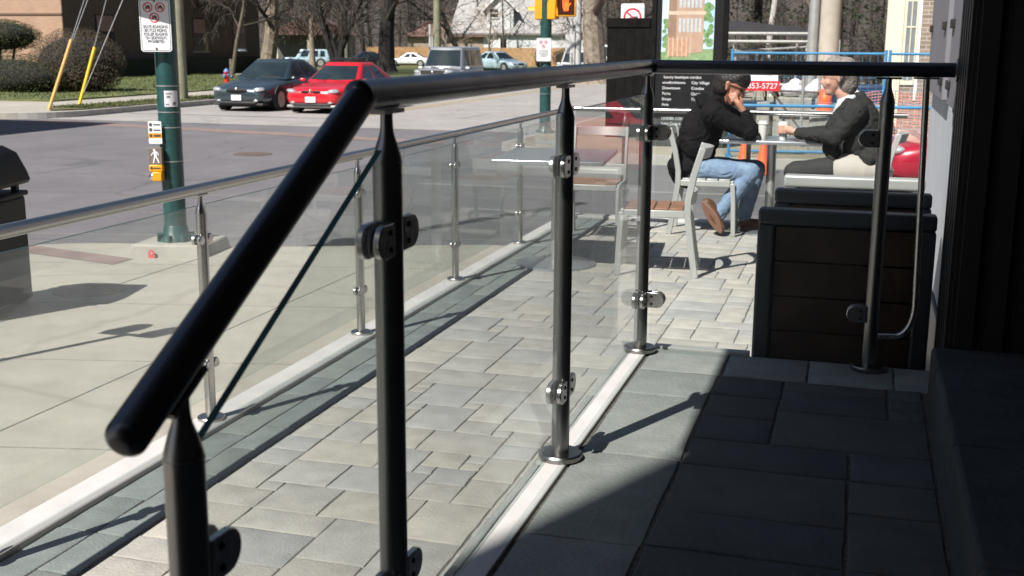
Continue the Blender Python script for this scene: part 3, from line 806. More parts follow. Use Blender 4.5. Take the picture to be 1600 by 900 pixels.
# ------------------------------------------------------------------ tables and chairs
def make_table(label, loc, rz, sx, sy, r=.27):
    t = thing('cafe_table', label, 'table', loc, rz, group='metal cafe tables on the terrace')
    b = MB(); b.box((-sx / 2, -sy / 2, .715), (sx / 2, sy / 2, .745)); b.obj('tabletop', MT['tabletop'], t, bevel=.008, seg=3)
    b = MB(); b.lathe([(.036, .019), (.036, .70), (.09, .702), (.09, .714)]); b.obj('column', MT['alu'], t)
    b = MB(); b.lathe([(.001, 0), (r, 0), (r + .002, .004), (r, .012), (r * .6, .017), (.05, .0185)], n=48); b.obj('base', MT['tabletop'], t)
    return t
make_table('square silver cafe table standing empty beside the street railing', (-1.93, 7.46, 0), R(6), .72, .90)
make_table('silver cafe table with two cups between the two seated people', (-.665, 9.33, 0), 0, .77, .56, .25)
def make_chair(label, loc, rz):
    t = thing('cafe_chair', label, 'chair', loc, rz, group='silver cafe chairs on the terrace')
    def bar(path, w, d):  # flat section: w across (y), d along path normal in xz
        b = MB(); rings = []
        for k, p in enumerate(path):
            a = Vector(path[max(k - 1, 0)]); c = Vector(path[min(k + 1, len(path) - 1)]); dr = (c - a).normalized()
            n_ = Vector((dr.z, 0, -dr.x)); p = Vector(p)
            rings.append(b.pts([p + n_ * (d / 2 * q) + Vector((0, w / 2 * r_, 0)) for q, r_ in ((-1, -1), (1, -1), (1, 1), (-1, 1))]))
        for a, c in zip(rings, rings[1:]):
            for j in range(4): b.face((a + j, a + (j + 1) % 4, c + (j + 1) % 4, c + j))
        b.face([rings[0] + j for j in range(4)]); b.face([rings[-1] + j for j in range(4)])
        return b
    for s_ in (-1, 1):
        y = .205 * s_
        bar([(-.275, y, 0), (-.245, y, .18), (-.215, y, .40), (-.215, y, .50), (-.245, y, .66), (-.295, y, .83)], .024, .042).obj('rear_leg', MT['chairgrey'], t, bevel=.005)
        bar([(.225, y, 0), (.215, y, .26), (.205, y, .415)], .024, .036).obj('front_leg', MT['chairgrey'], t, bevel=.005)
    b = MB()
    for s_ in (-1, 1): b.box((-.196, .205 * s_ - .011, .385), (.187, .205 * s_ + .011, .432))
    b.box((.19, -.192, .385), (.212, .192, .432)); b.box((-.21, -.192, .385), (-.197, .192, .432))
    b.obj('seat_frame', MT['chairgrey'], t, bevel=.005)
    for k in range(4):
        b = MB(); x = -.185 + k * .094; b.box((x, -.19, .425), (x + .086, .19, .443)); b.obj('seat_slat', MT['seatwood'], t, bevel=.004)
    for nm, z, x, h, bow in (('top_rail', .795, -.288, .070, .055), ('lower_rail', .505, -.222, .085, .035)):
        b = MB(); q = []
        for k in range(13):
            u = -1 + k / 6; xx = x - bow * (1 - u * u); lean = .3 if nm == 'top_rail' else .1
            q.append(b.pts([(xx - .008 + lean * h / 2, .193 * u, z - h / 2), (xx + .008 + lean * h / 2, .193 * u, z - h / 2), (xx + .008 - lean * h / 2, .193 * u, z + h / 2), (xx - .008 - lean * h / 2, .193 * u, z + h / 2)]))
        for a, c in zip(q, q[1:]):
            for j in range(4): b.face((a + j, a + (j + 1) % 4, c + (j + 1) % 4, c + j))
        b.face([q[0] + j for j in range(4)]); b.face([q[-1] + j for j in range(4)])
        b.obj(nm, MT['chairgrey'], t, bevel=.004)
    return t
CH = make_chair('empty silver chair with a brown wooden seat pulled back from the empty table', (-1.255, 7.44, 0), R(186))
for c_ in copy_tree(CH, loc=(-1.14, 9.18, 0), rz=R(3), label='silver chair that the person in the black hoodie sits on').children:
    if c_.name.startswith('seat_slat'): c_.material_slots[0].link = 'OBJECT'; c_.material_slots[0].material = MT['chairgrey']
copy_tree(CH, loc=(-.015, 9.16, 0), rz=R(177), label='silver chair that the grey haired man in the blazer sits on')
copy_tree(CH, loc=(-1.93, 8.62, 0), rz=R(-86), label='silver chair facing the empty table from its far side')

# ------------------------------------------------------------------ coffee cups
def make_cup(label, loc):
    t = thing('coffee_cup', label, 'cup', loc, group='takeaway cups on the cafe table')
    b = MB(); b.lathe([(.001, 0), (.028, 0), (.039, .112), (.039, .114)], n=28); b.obj('cup_body', MT['cup'], t)
    b = MB(); b.lathe([(.0405, .112), (.0425, .114), (.0425, .122), (.037, .124), (.035, .138), (.031, .140), (.001, .1385)], n=28); b.obj('lid', MT['cup'], t)
    return t
make_cup('white takeaway cup on the table in front of the black sleeve', (-.735, 9.24, .7455))
CUP2 = (-.578, 9.20, .7455)
make_cup('white takeaway cup held by the man in the blazer', CUP2)

# ------------------------------------------------------------------ people
def blob(name, prims, m, parent=None, vox=.010, smooth=6, fold=0.0, fs=(9, 9, 16)):
    b = MB()
    for p in prims:
        if p[0] == 'c':
            _, a, q, r1, r2 = p; a = Vector(a); q = Vector(q); d = q - a; L = max(d.length, 1e-4); n = 14
            prof = []
            for k in range(6): 
                t = R(90 * k / 5); prof.append((r1 * math.sin(t), -r1 * math.cos(t)))
            for k in range(6):
                t = R(90 * k / 5); prof.append((r2 * math.cos(t), L + r2 * math.sin(t)))
            b.lathe([(max(r, 1e-4), h) for r, h in prof], a, d, n)
        else:
            _, c, r, *rot = p; b.ell(c, r, 18, 12, rot[0] if rot else None)
    o = b.obj('tmp', m)
    rm = o.modifiers.new('r', 'REMESH'); rm.mode = 'VOXEL'; rm.voxel_size = vox
    sm = o.modifiers.new('s', 'SMOOTH'); sm.factor = .5; sm.iterations = smooth
    dg = bpy.context.evaluated_depsgraph_get()
    me = bpy.data.meshes.new_from_object(o.evaluated_get(dg))
    bpy.data.objects.remove(o)
    if fold:
        off = []
        for v in me.vertices:
            q = Vector((v.co.x * fs[0], v.co.y * fs[1], v.co.z * fs[2])); w = noise.noise(q * .6 + Vector((3, 7, 1)))
            a = 1 - abs(noise.noise(q + Vector((w, w, -w)) * 1.3)) * 2.2; c_ = 1 - abs(noise.noise(q * 2.3)) * 2.0
            off.append(v.normal * fold * (a * .8 + c_ * .35 - .45))
        for v, d_ in zip(me.vertices, off): v.co += d_
    me.materials.clear(); me.materials.append(m)
    me.polygons.foreach_set('use_smooth', [True] * len(me.polygons))
    r = bpy.data.objects.new(name, me); COL.objects.link(r); r.parent = parent
    return r
C = lambda a, q, r1, r2: ('c', a, q, r1, r2)
def head_prims(c, f, up, k=1.13):
    """c centre, f facing, up; returns primitives of skull, jaw, nose, ears, neck excluded"""
    c = Vector(c); f = Vector(f).normalized(); up = Vector(up); up = (up - f * up.dot(f)).normalized(); s_ = up.cross(f)
    P = lambda a, b_, d: c + (f * a + up * b_ + s_ * d) * k
    pr = [C(P(-.022, .028, 0), P(.018, .035, 0), .086, .080), C(P(.030, -.045, 0), P(.052, -.080, 0), .058, .036), C(P(.03, -.02, .0), P(.045, -.03, 0), .066, .055),
          C(P(.086, .012, 0), P(.100, -.020, 0), .010, .0125), C(P(.075, .035, -.03), P(.075, .035, .03), .017, .017),
          C(P(.078, -.052, -.014), P(.078, -.052, .014), .014, .014), C(P(.068, -.086, 0), P(.072, -.09, 0), .020, .018)]
    for q in (-1, 1):
        pr.append(C(P(-.005, -.022, .079 * q), P(-.012, .022, .084 * q), .011, .016))
        pr.append(C(P(.060, -.02, .038 * q), P(.06, -.025, .04 * q), .024, .022))
    return grow_(pr, k), P
def grow_(pr, k=1.13): return [('c', a, q, r1 * k, r2 * k) for _, a, q, r1, r2 in pr]
def hand_prims(wrist, palm, fingers, thumb):
    pr = [C(wrist, palm, .024, .030)]
    for ch in fingers:
        for a, q in zip(ch, ch[1:]): pr.append(C(a, q, .0088, .0080))
    for a, q in zip(thumb, thumb[1:]): pr.append(C(a, q, .0105, .009))
    return pr
V3 = lambda *a: Vector(a)

# --- person in the hoodie
HD, HP = head_prims((-.985, 9.18, 1.140), (.90, -.20, -.34), (.34, .05, 1))
palm = V3(-.915, 9.085, 1.020); wr = V3(-.868, 9.075, .955)
fing = []
for k in range(4):
    o = V3(-.006 - .016 * k, -.004 * k, .026 - .004 * k) + palm
    e1 = o + V3(-.010, .006, .030 - .002 * abs(k - 1)); e2 = e1 + V3(-.018, .022, .022)
    fing.append([o, e1, e2])
th = [palm + V3(.02, .0, -.01), palm + V3(.024, .02, .018), palm + V3(.010, .038, .04)]
lw, lp = V3(-.86, 9.24, .785), V3(-.885, 9.19, .782)
lf = [[lp + V3(-.03 + .018 * k, 0, 0), lp + V3(-.034 + .018 * k, -.04, .006), lp + V3(-.036 + .018 * k, -.068 + .006 * abs(k - 1.5), -.008)] for k in range(4)]
lt = [lp + V3(.02, .01, 0), lp + V3(.045, -.01, .004), lp + V3(.055, -.035, -.004)]
pr = HD + [C((-1.09, 9.2, 1.00), (-1.01, 9.19, 1.08), .054, .052), C((-1.28, 9.2, .55), (-1.15, 9.2, .93), .11, .12),
           C((-1.10, 9.03, .95), (-.81, 9.06, .80), .035, .030), C((-.81, 9.06, .80), wr, .030, .024),
           C((-1.10, 9.37, .95), (-.82, 9.42, .80), .035, .030), C((-.82, 9.42, .80), lw, .030, .024), C((-1.1, 9.05, .95), (-1.1, 9.36, .95), .06, .06),
           C((-1.28, 9.10, .52), (-.80, 9.09, .50), .06, .045), C((-.80, 9.09, .50), (-1.02, 9.03, .17), .045, .03),
           C((-1.28, 9.31, .52), (-.78, 9.33, .50), .06, .045), C((-.78, 9.33, .50), (-.86, 9.36, .12), .045, .03),
           C((-1.03, 9.03, .16), (-1.00, 9.02, .08), .028, .02), C((-.86, 9.36, .10), (-.78, 9.36, .05), .028, .02)]
pr += hand_prims(wr, palm, fing, th) + hand_prims(lw, lp, lf, lt)
P1 = blob('person', pr, MT['skin2'], None, .0075, 5)
tag(P1, 'person in a black hoodie and blue jeans leaning on the table, hand to cheek', 'person')
hp = [C((-1.30, 9.2, .50), (-1.22, 9.2, .76), .158, .165), C((-1.22, 9.2, .76), (-1.13, 9.2, .94), .165, .13), C((-1.11, 9.03, .945), (-1.11, 9.37, .945), .088, .088),
      ('e', (-1.235, 9.2, .74), (.15, .225, .25)), ('e', (-1.31, 9.2, .52), (.155, .21, .11)),
      C((-1.10, 9.0, .945), (-.815, 9.055, .80), .082, .058), C((-.815, 9.055, .80), (-.853, 9.072, .930), .058, .044),
      C((-1.10, 9.4, .945), (-.82, 9.42, .80), .082, .058), C((-.82, 9.42, .80), (-.85, 9.27, .785), .055, .042),
      C((-1.10, 9.2, .99), (-1.075, 9.2, 1.045), .085, .070), ('e', (-1.18, 9.2, 1.01), (.10, .13, .055), (0, R(38), 0)), C((-1.11, 9.12, 1.03), (-1.11, 9.28, 1.03), .045, .045)]
blob('hoodie', hp, MT['hoodie'], P1, .008, 6, .011)
jp = [C((-1.30, 9.12, .505), (-.80, 9.09, .495), .098, .074), C((-.80, 9.09, .495), (-1.01, 9.035, .19), .072, .056), C((-1.01, 9.035, .19), (-1.035, 9.03, .15), .056, .056),
      C((-1.30, 9.29, .505), (-.78, 9.33, .495), .098, .074), C((-.78, 9.33, .495), (-.86, 9.36, .12), .072, .056), ('e', (-1.31, 9.2, .51), (.13, .19, .10))]
blob('jeans', jp, MT['jeans'], P1, .007, 5, .007, (14, 10, 14))
def shoe(ankle, heel, toe, out, parent):
    """low shoe from heel to toe; 'out' points away from the sole"""
    heel = Vector(heel); toe = Vector(toe); d = (toe - heel).normalized(); o = Vector(out); o = (o - d * o.dot(d)).normalized(); L = (toe - heel).length
    u = blob('shoe', [C(heel + d * .035 + o * .034, heel + d * (L * .55) + o * .03, .040, .044), C(heel + d * (L * .5) + o * .03, toe - d * .04 + o * .024, .044, .034), C(heel + d * .05 + o * .05, Vector(ankle), .042, .046)], MT['shoe'], parent, .008, 3)
    s_ = d.cross(o); b = MB(); poly = []
    for k in range(24):
        a = 2 * math.pi * k / 24; x = L / 2 * math.cos(a); w = (.043 + .007 * math.cos(a)) * math.sin(a) * (1 - .12 * math.cos(2 * a))
        poly.append((x, w))
    b.prism(poly, lambda p: heel + d * (L / 2 + p[0] * .98) + s_ * p[1] + o * .010, lambda p: heel + d * (L / 2 + p[0] * .98) + s_ * p[1] - o * .010)
    b.obj('sole', MT['sole'], u, bevel=.004)
    return u
shoe((-1.045, 9.03, .16), (-1.15, 8.96, .275), (-.985, 8.955, .028), (.42, .86, .28), P1)
shoe((-.86, 9.36, .11), (-.90, 9.36, .022), (-.62, 9.36, .022), (0, 0, 1), P1)
hair = [C(HP(-.040, .045, 0), HP(.022, .066, 0), .100, .084), C(HP(-.058, -.01, 0), HP(-.05, .03, 0), .084, .092), C(HP(.03, .080, -.03), HP(.05, .082, .03), .056, .044),
        C(HP(-.05, -.04, 0), HP(-.045, 0, 0), .062, .07)]
blob('hair', grow_(hair), MT['hairdark'], P1, .006, 3, .0035, (60, 30, 60))
b = MB()
for q in (-1, 1):
    b.ell(HP(.083, .010, .030 * q), (.007, .018, .012), 12, 8)
    b.tube([HP(.085, .014, .046 * q), HP(.04, .016, .078 * q), HP(-.005, .012, .085 * q)], .0028, 8)
b.tube([HP(.090, .014, -.014), HP(.090, .014, .014)], .0025, 8)
b.obj('glasses', MT['black'], P1)

# --- man in the blazer
HD2, HQ = head_prims((-.200, 9.19, 1.225), (-1, -.10, -.12), (-.12, 0, 1))
c2 = Vector(CUP2)
wr2 = V3(-.470, 9.105, .812); pm2 = V3(-.528, 9.150, .826)
f2 = []
for k in range(4):
    z = .855 - .0185 * k; ch = []
    for a in (-48, -95, -140):
        ch.append(V3(c2.x + .050 * math.cos(R(a)), c2.y + .050 * math.sin(R(a)), z))
    f2.append([pm2 + V3(.0, -.008, z - .83)] + ch)
t2 = [pm2 + V3(.012, .012, .01), V3(c2.x + .050 * math.cos(R(25)), c2.y + .050 * math.sin(R(25)), .852), V3(c2.x + .049 * math.cos(R(75)), c2.y + .049 * math.sin(R(75)), .862)]
rw2, rp2 = V3(-.42, 9.38, .785), V3(-.475, 9.355, .778)
rf2 = [[rp2 + V3(0, .028 - .018 * k, 0), rp2 + V3(-.036, .024 - .018 * k, .010), rp2 + V3(-.060, .018 - .016 * k, -.004)] for k in range(4)]
rt2 = [rp2 + V3(.02, -.03, 0), rp2 + V3(-.01, -.048, .006), rp2 + V3(-.035, -.052, 0)]
pr = HD2 + [C((-.10, 9.2, 1.03), (-.165, 9.195, 1.13), .060, .058), C((.03, 9.2, .58), (-.06, 9.2, .96), .13, .14),
            C((-.06, 9.0, .98), (-.19, 8.97, .79), .04, .035), C((-.19, 8.97, .79), wr2, .035, .026), C((-.06, 9.4, .98), (-.22, 9.44, .79), .04, .035), C((-.22, 9.44, .79), rw2, .035, .026),
            C((-.07, 9.03, .99), (-.07, 9.37, .99), .06, .06),
            C((.02, 9.10, .53), (-.46, 9.07, .50), .07, .05), C((-.46, 9.07, .50), (-.42, 9.07, .12), .05, .034), C((.02, 9.3, .53), (-.46, 9.31, .50), .07, .05), C((-.46, 9.31, .50), (-.42, 9.31, .12), .05, .034),
            C((-.42, 9.07, .10), (-.5, 9.07, .05), .028, .02), C((-.42, 9.31, .10), (-.5, 9.31, .05), .028, .02)]
pr += hand_prims(wr2, pm2, f2, t2) + hand_prims(rw2, rp2, rf2, rt2)
P2 = blob('person', pr, MT['skin'], None, .0075, 5)
tag(P2, 'grey haired man in a dark blazer and white shirt holding a cup at the table', 'person')
bp = [C((.02, 9.2, .64), (.015, 9.2, .80), .165, .175), C((.015, 9.2, .80), (-.05, 9.2, .97), .175, .14), ('e', (.0, 9.2, .80), (.155, .235, .26)), C((-.045, 9.02, .985), (-.045, 9.38, .985), .082, .082),
      C((-.05, 8.985, .975), (-.185, 8.955, .795), .085, .064), C((-.185, 8.955, .795), (-.445, 9.085, .808), .062, .044),
      C((-.05, 9.415, .975), (-.22, 9.44, .795), .085, .062), C((-.22, 9.44, .795), (-.40, 9.385, .79), .060, .044),
      C((.08, 9.03, .64), (.09, 9.37, .64), .095, .095), C((-.10, 9.06, 1.04), (-.205, 9.075, .88), .045, .055), C((-.205, 9.075, .88), (-.215, 9.07, .70), .055, .06), C((-.215, 9.07, .70), (-.16, 9.06, .60), .05, .05), C((-.10, 9.34, 1.04), (-.205, 9.325, .80), .045, .055), C((-.08, 9.1, 1.03), (-.02, 9.2, 1.09), .05, .04), C((-.02, 9.2, 1.09), (-.08, 9.3, 1.03), .04, .05)]
blob('blazer', bp, MT['blazer'], P2, .008, 6, .010)
sp = [('e', (-.115, 9.2, .86), (.115, .15, .24)), C((-.105, 9.2, .98), (-.120, 9.2, 1.05), .086, .074), C((-.185, 9.13, 1.005), (-.075, 9.115, 1.085), .017, .022), C((-.185, 9.27, 1.005), (-.075, 9.285, 1.085), .017, .022)]
blob('shirt', sp, MT['shirt'], P2, .008, 3)
blob('trousers', [C((.03, 9.28, .53), (-.47, 9.31, .50), .10, .078), C((-.47, 9.31, .50), (-.42, 9.31, .12), .075, .058), C((-.22, 9.07, .535), (-.47, 9.07, .51), .104, .082), C((-.47, 9.07, .50), (-.42, 9.07, .12), .075, .058)], MT['trouser'], P2, .010, 4)
blob('beige_coat_lining', [('e', (.0, 9.08, .545), (.25, .155, .135)), ('e', (.02, 9.27, .52), (.17, .11, .09))], MT['beige'], P2, .010, 4)
for y in (9.07, 9.31): shoe((-.42, y, .11), (-.385, y, .022), (-.665, y, .022), (0, 0, 1), P2)
hair = [C(HQ(-.045, .040, 0), HQ(.005, .068, 0), .098, .080), C(HQ(-.062, -.05, 0), HQ(-.058, .02, 0), .074, .088), C(HQ(.03, .088, -.035), HQ(.04, .088, .035), .044, .044), C(HQ(-.02, .0, -.078), HQ(-.03, .04, -.08), .02, .03), C(HQ(-.02, .0, .078), HQ(-.03, .04, .08), .02, .03)]
blob('hair', grow_(hair), MT['hairgrey'], P2, .006, 3, .0035, (60, 30, 60))
b = MB()
for q in (-1, 1): b.ell(HQ(.083, .014, .030 * q), (.006, .011, .007), 10, 8)
b.obj('eyes', MT['eye'], P2)
b = MB(); b.tube([HQ(.092, -.052, -.02), HQ(.094, -.053, 0), HQ(.092, -.052, .02)], .004, 8); b.obj('mouth', MT['lip'], P2)

# ------------------------------------------------------------------ street corner: bin, signal pole, signs
t = thing('litter_bin', 'dark litter bin with a domed lid at the edge of the pavement', 'bin', (-5.68, 6.27, SIDE), R(14))
b = MB(); b.box((-.27, -.27, .05), (.27, .27, .78)); b.obj('body', mat('bin_grey', (.012, .0125, .013), .7, var=.1), t, bevel=.03, seg=3)
b = MB(); b.box((-.285, -.285, .775), (.285, .285, .81)); b.obj('rim', MT['black'], t, bevel=.012)
b = MB()
for q in ((-1, -1), (-1, 1), (1, -1), (1, 1)): b.box((q[0] * .22 - .02, q[1] * .22 - .02, .80), (q[0] * .22 + .02, q[1] * .22 + .02, .88))
b.obj('lid_bracket', MT['tail'], t)
b = MB(); h = [.30, .305, .29, .25, .19]; zz = [.855, .885, .95, 1.07, 1.12]
rg = []
for w, z in zip(h, zz): rg.append(b.pts([(-w, -w, z), (w, -w, z), (w, w, z), (-w, w, z)]))
for a, c in zip(rg, rg[1:]):
    for j in range(4): b.face((a + j, a + (j + 1) % 4, c + (j + 1) % 4, c + j))
b.face([rg[0] + j for j in range(4)]); b.face([rg[-1] + j for j in range(4)])
b.obj('lid', MT['black'], t, bevel=.03, seg=3)
b = MB(); b.box((-.24, -.24, 0), (.24, .24, .05)); b.obj('base', MT['tail'], t)

def signal_pole(label, x, y, h, r, footing):
    t = thing('signal_pole', label, 'pole', (x, y, SIDE), R(10), group='dark green traffic signal poles')
    z0 = .10 if footing else 0
    b = MB(); b.lathe([(r, z0 + .06), (r, h)], n=32); b.obj('shaft', MT['green'], t)
    b = MB(); b.lathe([(.001, z0), (r + .055, z0), (r + .055, z0 + .02), (r + .02, z0 + .06), (r + .004, z0 + .14), (r + .001, z0 + .145)], n=32)
    for k in range(8):
        a = 2 * math.pi * k / 8; b.obox(((r + .045) * math.cos(a), (r + .045) * math.sin(a), z0 + .035), (.055, .02, .07), a)
    b.obj('base_flange', MT['green'], t)
    for z in (1.09, 1.22, 1.44, .80):
        b = MB(); b.lathe([(r + .0005, z), (r + .003, z), (r + .003, z + .008), (r + .0005, z + .008)], n=32); b.obj('strap', MT['galv'], t)
    if footing:
        b = MB(); b.box((-.30, -.42, 2.33), (.14, -.10, 2.95)); b.obj('unseen_signal_box', MT['green'], t, bevel=.02)  # unseen box, added to shade the top of the sign
    if footing:
        b = MB(); b.hexa([(-.31, -.30, -.02), (.34, -.26, -.02), (.38, .34, -.02), (-.28, .36, -.02), (-.30, -.27, .11), (.32, -.23, .11), (.35, .31, .11), (-.27, .33, .11)])
        f = b.obj('footing', MT['concrete2'], t, bevel=.02)
        b = MB(); add_ring(b, -.10, .045, .012, .030, -.301, .002, 9); b.box((-.13, -.3035, .0), (-.07, -.3005, .026)); b.obj('paint_mark', MT['redpaint'], f)
    return t
signal_pole('dark green signal pole in a concrete footing on the near pavement', -5.69, 8.70, 6.5, .095, True)
signal_pole('dark green signal pole on the far corner carrying the orange hand signal', -6.25, 23.1, 6.5, .115, False)
def facing(x, y, rz):  # frame helper: root facing -Y turned by rz
    return (x, y, rz)
def prohibition(b1, cx, cz, r, y):
    add_ring(b1, cx, cz, r * .80, r, y)
    b1.obox((cx, y - .001, cz), (r * 1.7, .002, r * .18), 0, 0, R(45))
def sidewalk_sign(label, x, y, zc, rz, w=.255, h=.43):
    t = thing('rules_sign', label, 'sign', (x, y, zc), rz, group='white pavement rules signs on the signal poles')
    b = MB(); plate(b, rrect(-w / 2, w / 2, -h / 2, h / 2, .025), -.0015, .0015); b.obj('panel', MT['signwhite'], t, smooth=0)
    b = MB()
    o = rrect(-w / 2 + .009, w / 2 - .009, -h / 2 + .009, h / 2 - .009, .02); i_ = rrect(-w / 2 + .0125, w / 2 - .0125, -h / 2 + .0125, h / 2 - .0125, .018)
    n = len(o)
    for k in range(n):
        q = (k + 1) % n; y0, y1 = -.0016, -.0026
        b.hexa([(o[k][0], y0, o[k][1]), (o[q][0], y0, o[q][1]), (i_[q][0], y0, i_[q][1]), (i_[k][0], y0, i_[k][1]), (o[k][0], y1, o[k][1]), (o[q][0], y1, o[q][1]), (i_[q][0], y1, i_[q][1]), (i_[k][0], y1, i_[k][1])])
    b.obj('border', MT['ink'], t)
    for cx, cz in ((-.055, .145), (.045, .145), (-.005, .062)):
        b = MB(); g = MB(); prohibition(b, cx, cz, .040, -.0018)
        g.obox((cx, -.0022, cz), (.040, .001, .012)); g.obox((cx + .006, -.0022, cz + .010), (.022, .001, .014), 0, 0, R(20))
        for q in (-1, 1): add_ring(g, cx + .013 * q, cz - .010, .003, .008, -.0018, .001, 12)
        r_ = b.obj('red_ring', MT['red'], t); g.obj('pictogram', MT['ink'], r_)
    for k, s_ in enumerate(('SKATE BOARDING', 'BICYCLE RIDING', 'ROLLER BLADING', 'ON SIDEWALKS', 'PROHIBITED')):
        text(s_, .034, (0, -.003, -.012 - .030 * k), MT['signink'], t, sx=.72)
    b = MB()
    for z in (-.19, .195): b.lathe([(.009, 0), (.009, .003), (.005, .007)], (0, -.0016, z), (0, -1, 0), 14)
    b.obj('bolt', MT['iron'], t)
    b = MB(); b.box((-.03, .0016, -.12), (.03, .03, .12)); b.obj('bracket', MT['galv'], t)
    return t
sidewalk_sign('white sign banning skate boarding, riding and blading on the near signal pole', -5.675, 8.545, 1.594, R(20))
s2 = sidewalk_sign('white sign banning skate boarding, riding and blading on the far signal pole', -6.25, 22.94, 1.335, R(12), .30, .46)

# push button set on the near pole
t = thing('push_button', 'yellow pedestrian push button with walking figure plate on the near green pole', 'push button', (-5.745, 8.555, .455), R(18))
b = MB(); plate(b, rrect(-.056, .056, .155, .345, .008), .0, .004); b.obj('instruction_plate', MT['signwhite'], t, smooth=0)
b = MB(); b.box((-.055, -.002, .205), (.055, -.0004, .245)); b.obj('yellow_band', MT['amber'], t)
b = MB()
for z in (.318, .275, .224): b.box((-.046, -.0035, z - .012), (-.024, -.0022, z + .012))
for z in (.318, .272, .229, .219): b.box((-.012, -.0035, z - .004), (.046, -.0022, z + .004))
b.obj('plate_symbols', MT['ink'], t)
b = MB(); b.box((-.056, -.035, -.02), (.056, .03, .125)); b.obj('figure_box', mat('figure_plate_brown', (.16, .125, .105), .6), t, bevel=.004)
b = MB()   # walking figure
y0, y1 = -.0355, -.038
def limb(p, q, w):
    p = Vector(p); q = Vector(q); d = (q - p).normalized(); n_ = Vector((-d.y, d.x)) * w / 2
    b.prism([p - n_, q - n_, q + n_, p + n_], lambda a: (a.x, y0, a.y), lambda a: (a.x, y1, a.y))
b.prism([(-.006 + .0095 * math.cos(2 * math.pi * k / 14), .106 + .0095 * math.sin(2 * math.pi * k / 14)) for k in range(14)], lambda p: (p[0], y0, p[1]), lambda p: (p[0], y1, p[1]))
y0, y1 = -.0356, -.0383; limb((.001, .096), (.003, .052), .022)
y0, y1 = -.0357, -.0386; limb((-.004, .092), (-.026, .070), .009); limb((-.026, .071), (-.034, .058), .008)
limb((.006, .092), (.026, .076), .009); limb((.026, .076), (.028, .058), .008)
y0, y1 = -.0358, -.0389; limb((0, .055), (-.010, .026), .012); limb((-.010, .028), (-.016, -.006), .010)
limb((.005, .055), (.018, .028), .012); limb((.018, .030), (.030, -.004), .010)
b.obj('walking_figure', MT['signwhite'], t)
b = MB(); b.box((-.058, -.040, -.080), (.056, .03, -.021)); b.box((-.03, -.055, -.16), (.05, .03, -.081)); b.obj('button_housing', MT['amber'], t, bevel=.008)
b = MB(); b.box((-.030, -.0425, -.054), (.042, -.0405, -.044)); b.prism([(-.052, -.049), (-.030, -.030), (-.030, -.068)], lambda p: (p[0], -.0406, p[1]), lambda p: (p[0], -.0424, p[1])); b.obj('arrow', MT['ink'], t)
b = MB(); b.lathe([(.026, 0), (.026, .012), (.018, .018), (.001, .020)], (-.034, -.03, -.125), (-.3, -1, 0), 20); b.obj('button', MT['chrome'], t)
t = thing('paper_notice', 'white paper notice taped round the near green pole', 'notice', (-5.69, 8.70, .92), 0)
b = MB(); r = .0965; n = 12
for k in range(n):
    a0, a1 = R(-78 + 70 * k / n), R(-78 + 70 * (k + 1) / n)
    b.hexa([(r * math.cos(a0), r * math.sin(a0), 0), ((r + .001) * math.cos(a0), (r + .001) * math.sin(a0), 0), ((r + .001) * math.cos(a1), (r + .001) * math.sin(a1), 0), (r * math.cos(a1), r * math.sin(a1), 0),
            (r * math.cos(a0), r * math.sin(a0), .135), ((r + .001) * math.cos(a0), (r + .001) * math.sin(a0), .135), ((r + .001) * math.cos(a1), (r + .001) * math.sin(a1), .135), (r * math.cos(a1), r * math.sin(a1), .135)])
b.obj('sheet', MT['paper'], t)
b = MB()
for z0, z1, q0, q1 in ((.105, .115, -70, -40), (.075, .092, -66, -48), (.015, .025, -72, -56), (.015, .04, -38, -18)):
    r2 = r + .0015
    for k in range(4):
        a0, a1 = R(q0 + (q1 - q0) * k / 4), R(q0 + (q1 - q0) * (k + 1) / 4)
        b.quad((r2 * math.cos(a0), r2 * math.sin(a0), z0), (r2 * math.cos(a1), r2 * math.sin(a1), z0), (r2 * math.cos(a1), r2 * math.sin(a1), z1), (r2 * math.cos(a0), r2 * math.sin(a0), z1))
b.obj('print', MT['signink'], t)

# walk signal, traffic heads and button on the far pole
t = thing('walk_signal', 'pedestrian signal showing a lit orange hand beside the far green pole', 'signal', (-5.80, 22.95, 2.20), R(12))
b = MB(); b.box((-.20, -.02, -.215), (.20, .18, .40)); b.obj('housing', MT['amber'], t, bevel=.015)
b = MB(); b.box((-.165, -.026, -.18), (.165, -.021, .36)); b.obj('lens', mat('signal_lens', (.05, .012, .006), .3), t)
b = MB(); b.box((-.20, -.14, .385), (.20, -.021, .40)); b.box((-.205, -.10, .0), (-.198, -.021, .39)); b.box((.198, -.10, .0), (.205, -.021, .39)); b.obj('hood', MT['amber'], t)
b = MB(); y0, y1 = -.027, -.030
poly = [(-.045, -.12), (.045, -.12), (.055, -.04), (.10, .02), (.085, .035), (.05, .0), (.05, .10), (.028, .105), (.024, .03), (.018, .03), (.014, .125), (-.008, .125), (-.010, .03), (-.016, .03), (-.022, .115), (-.042, .112), (-.042, .025), (-.048, .025), (-.056, .085), (-.074, .08), (-.066, -.04)]
b.prism(poly, lambda p: (p[0], y0, p[1] * 1.05 + .02), lambda p: (p[0], y1, p[1] * 1.05 + .02)); b.obj('hand_symbol', MT['handred'], t, smooth=0)
b = MB(); b.tube([(-.20, .12, .1), (-.40, .12, .1)], .02); b.obj('arm', MT['green'], t)
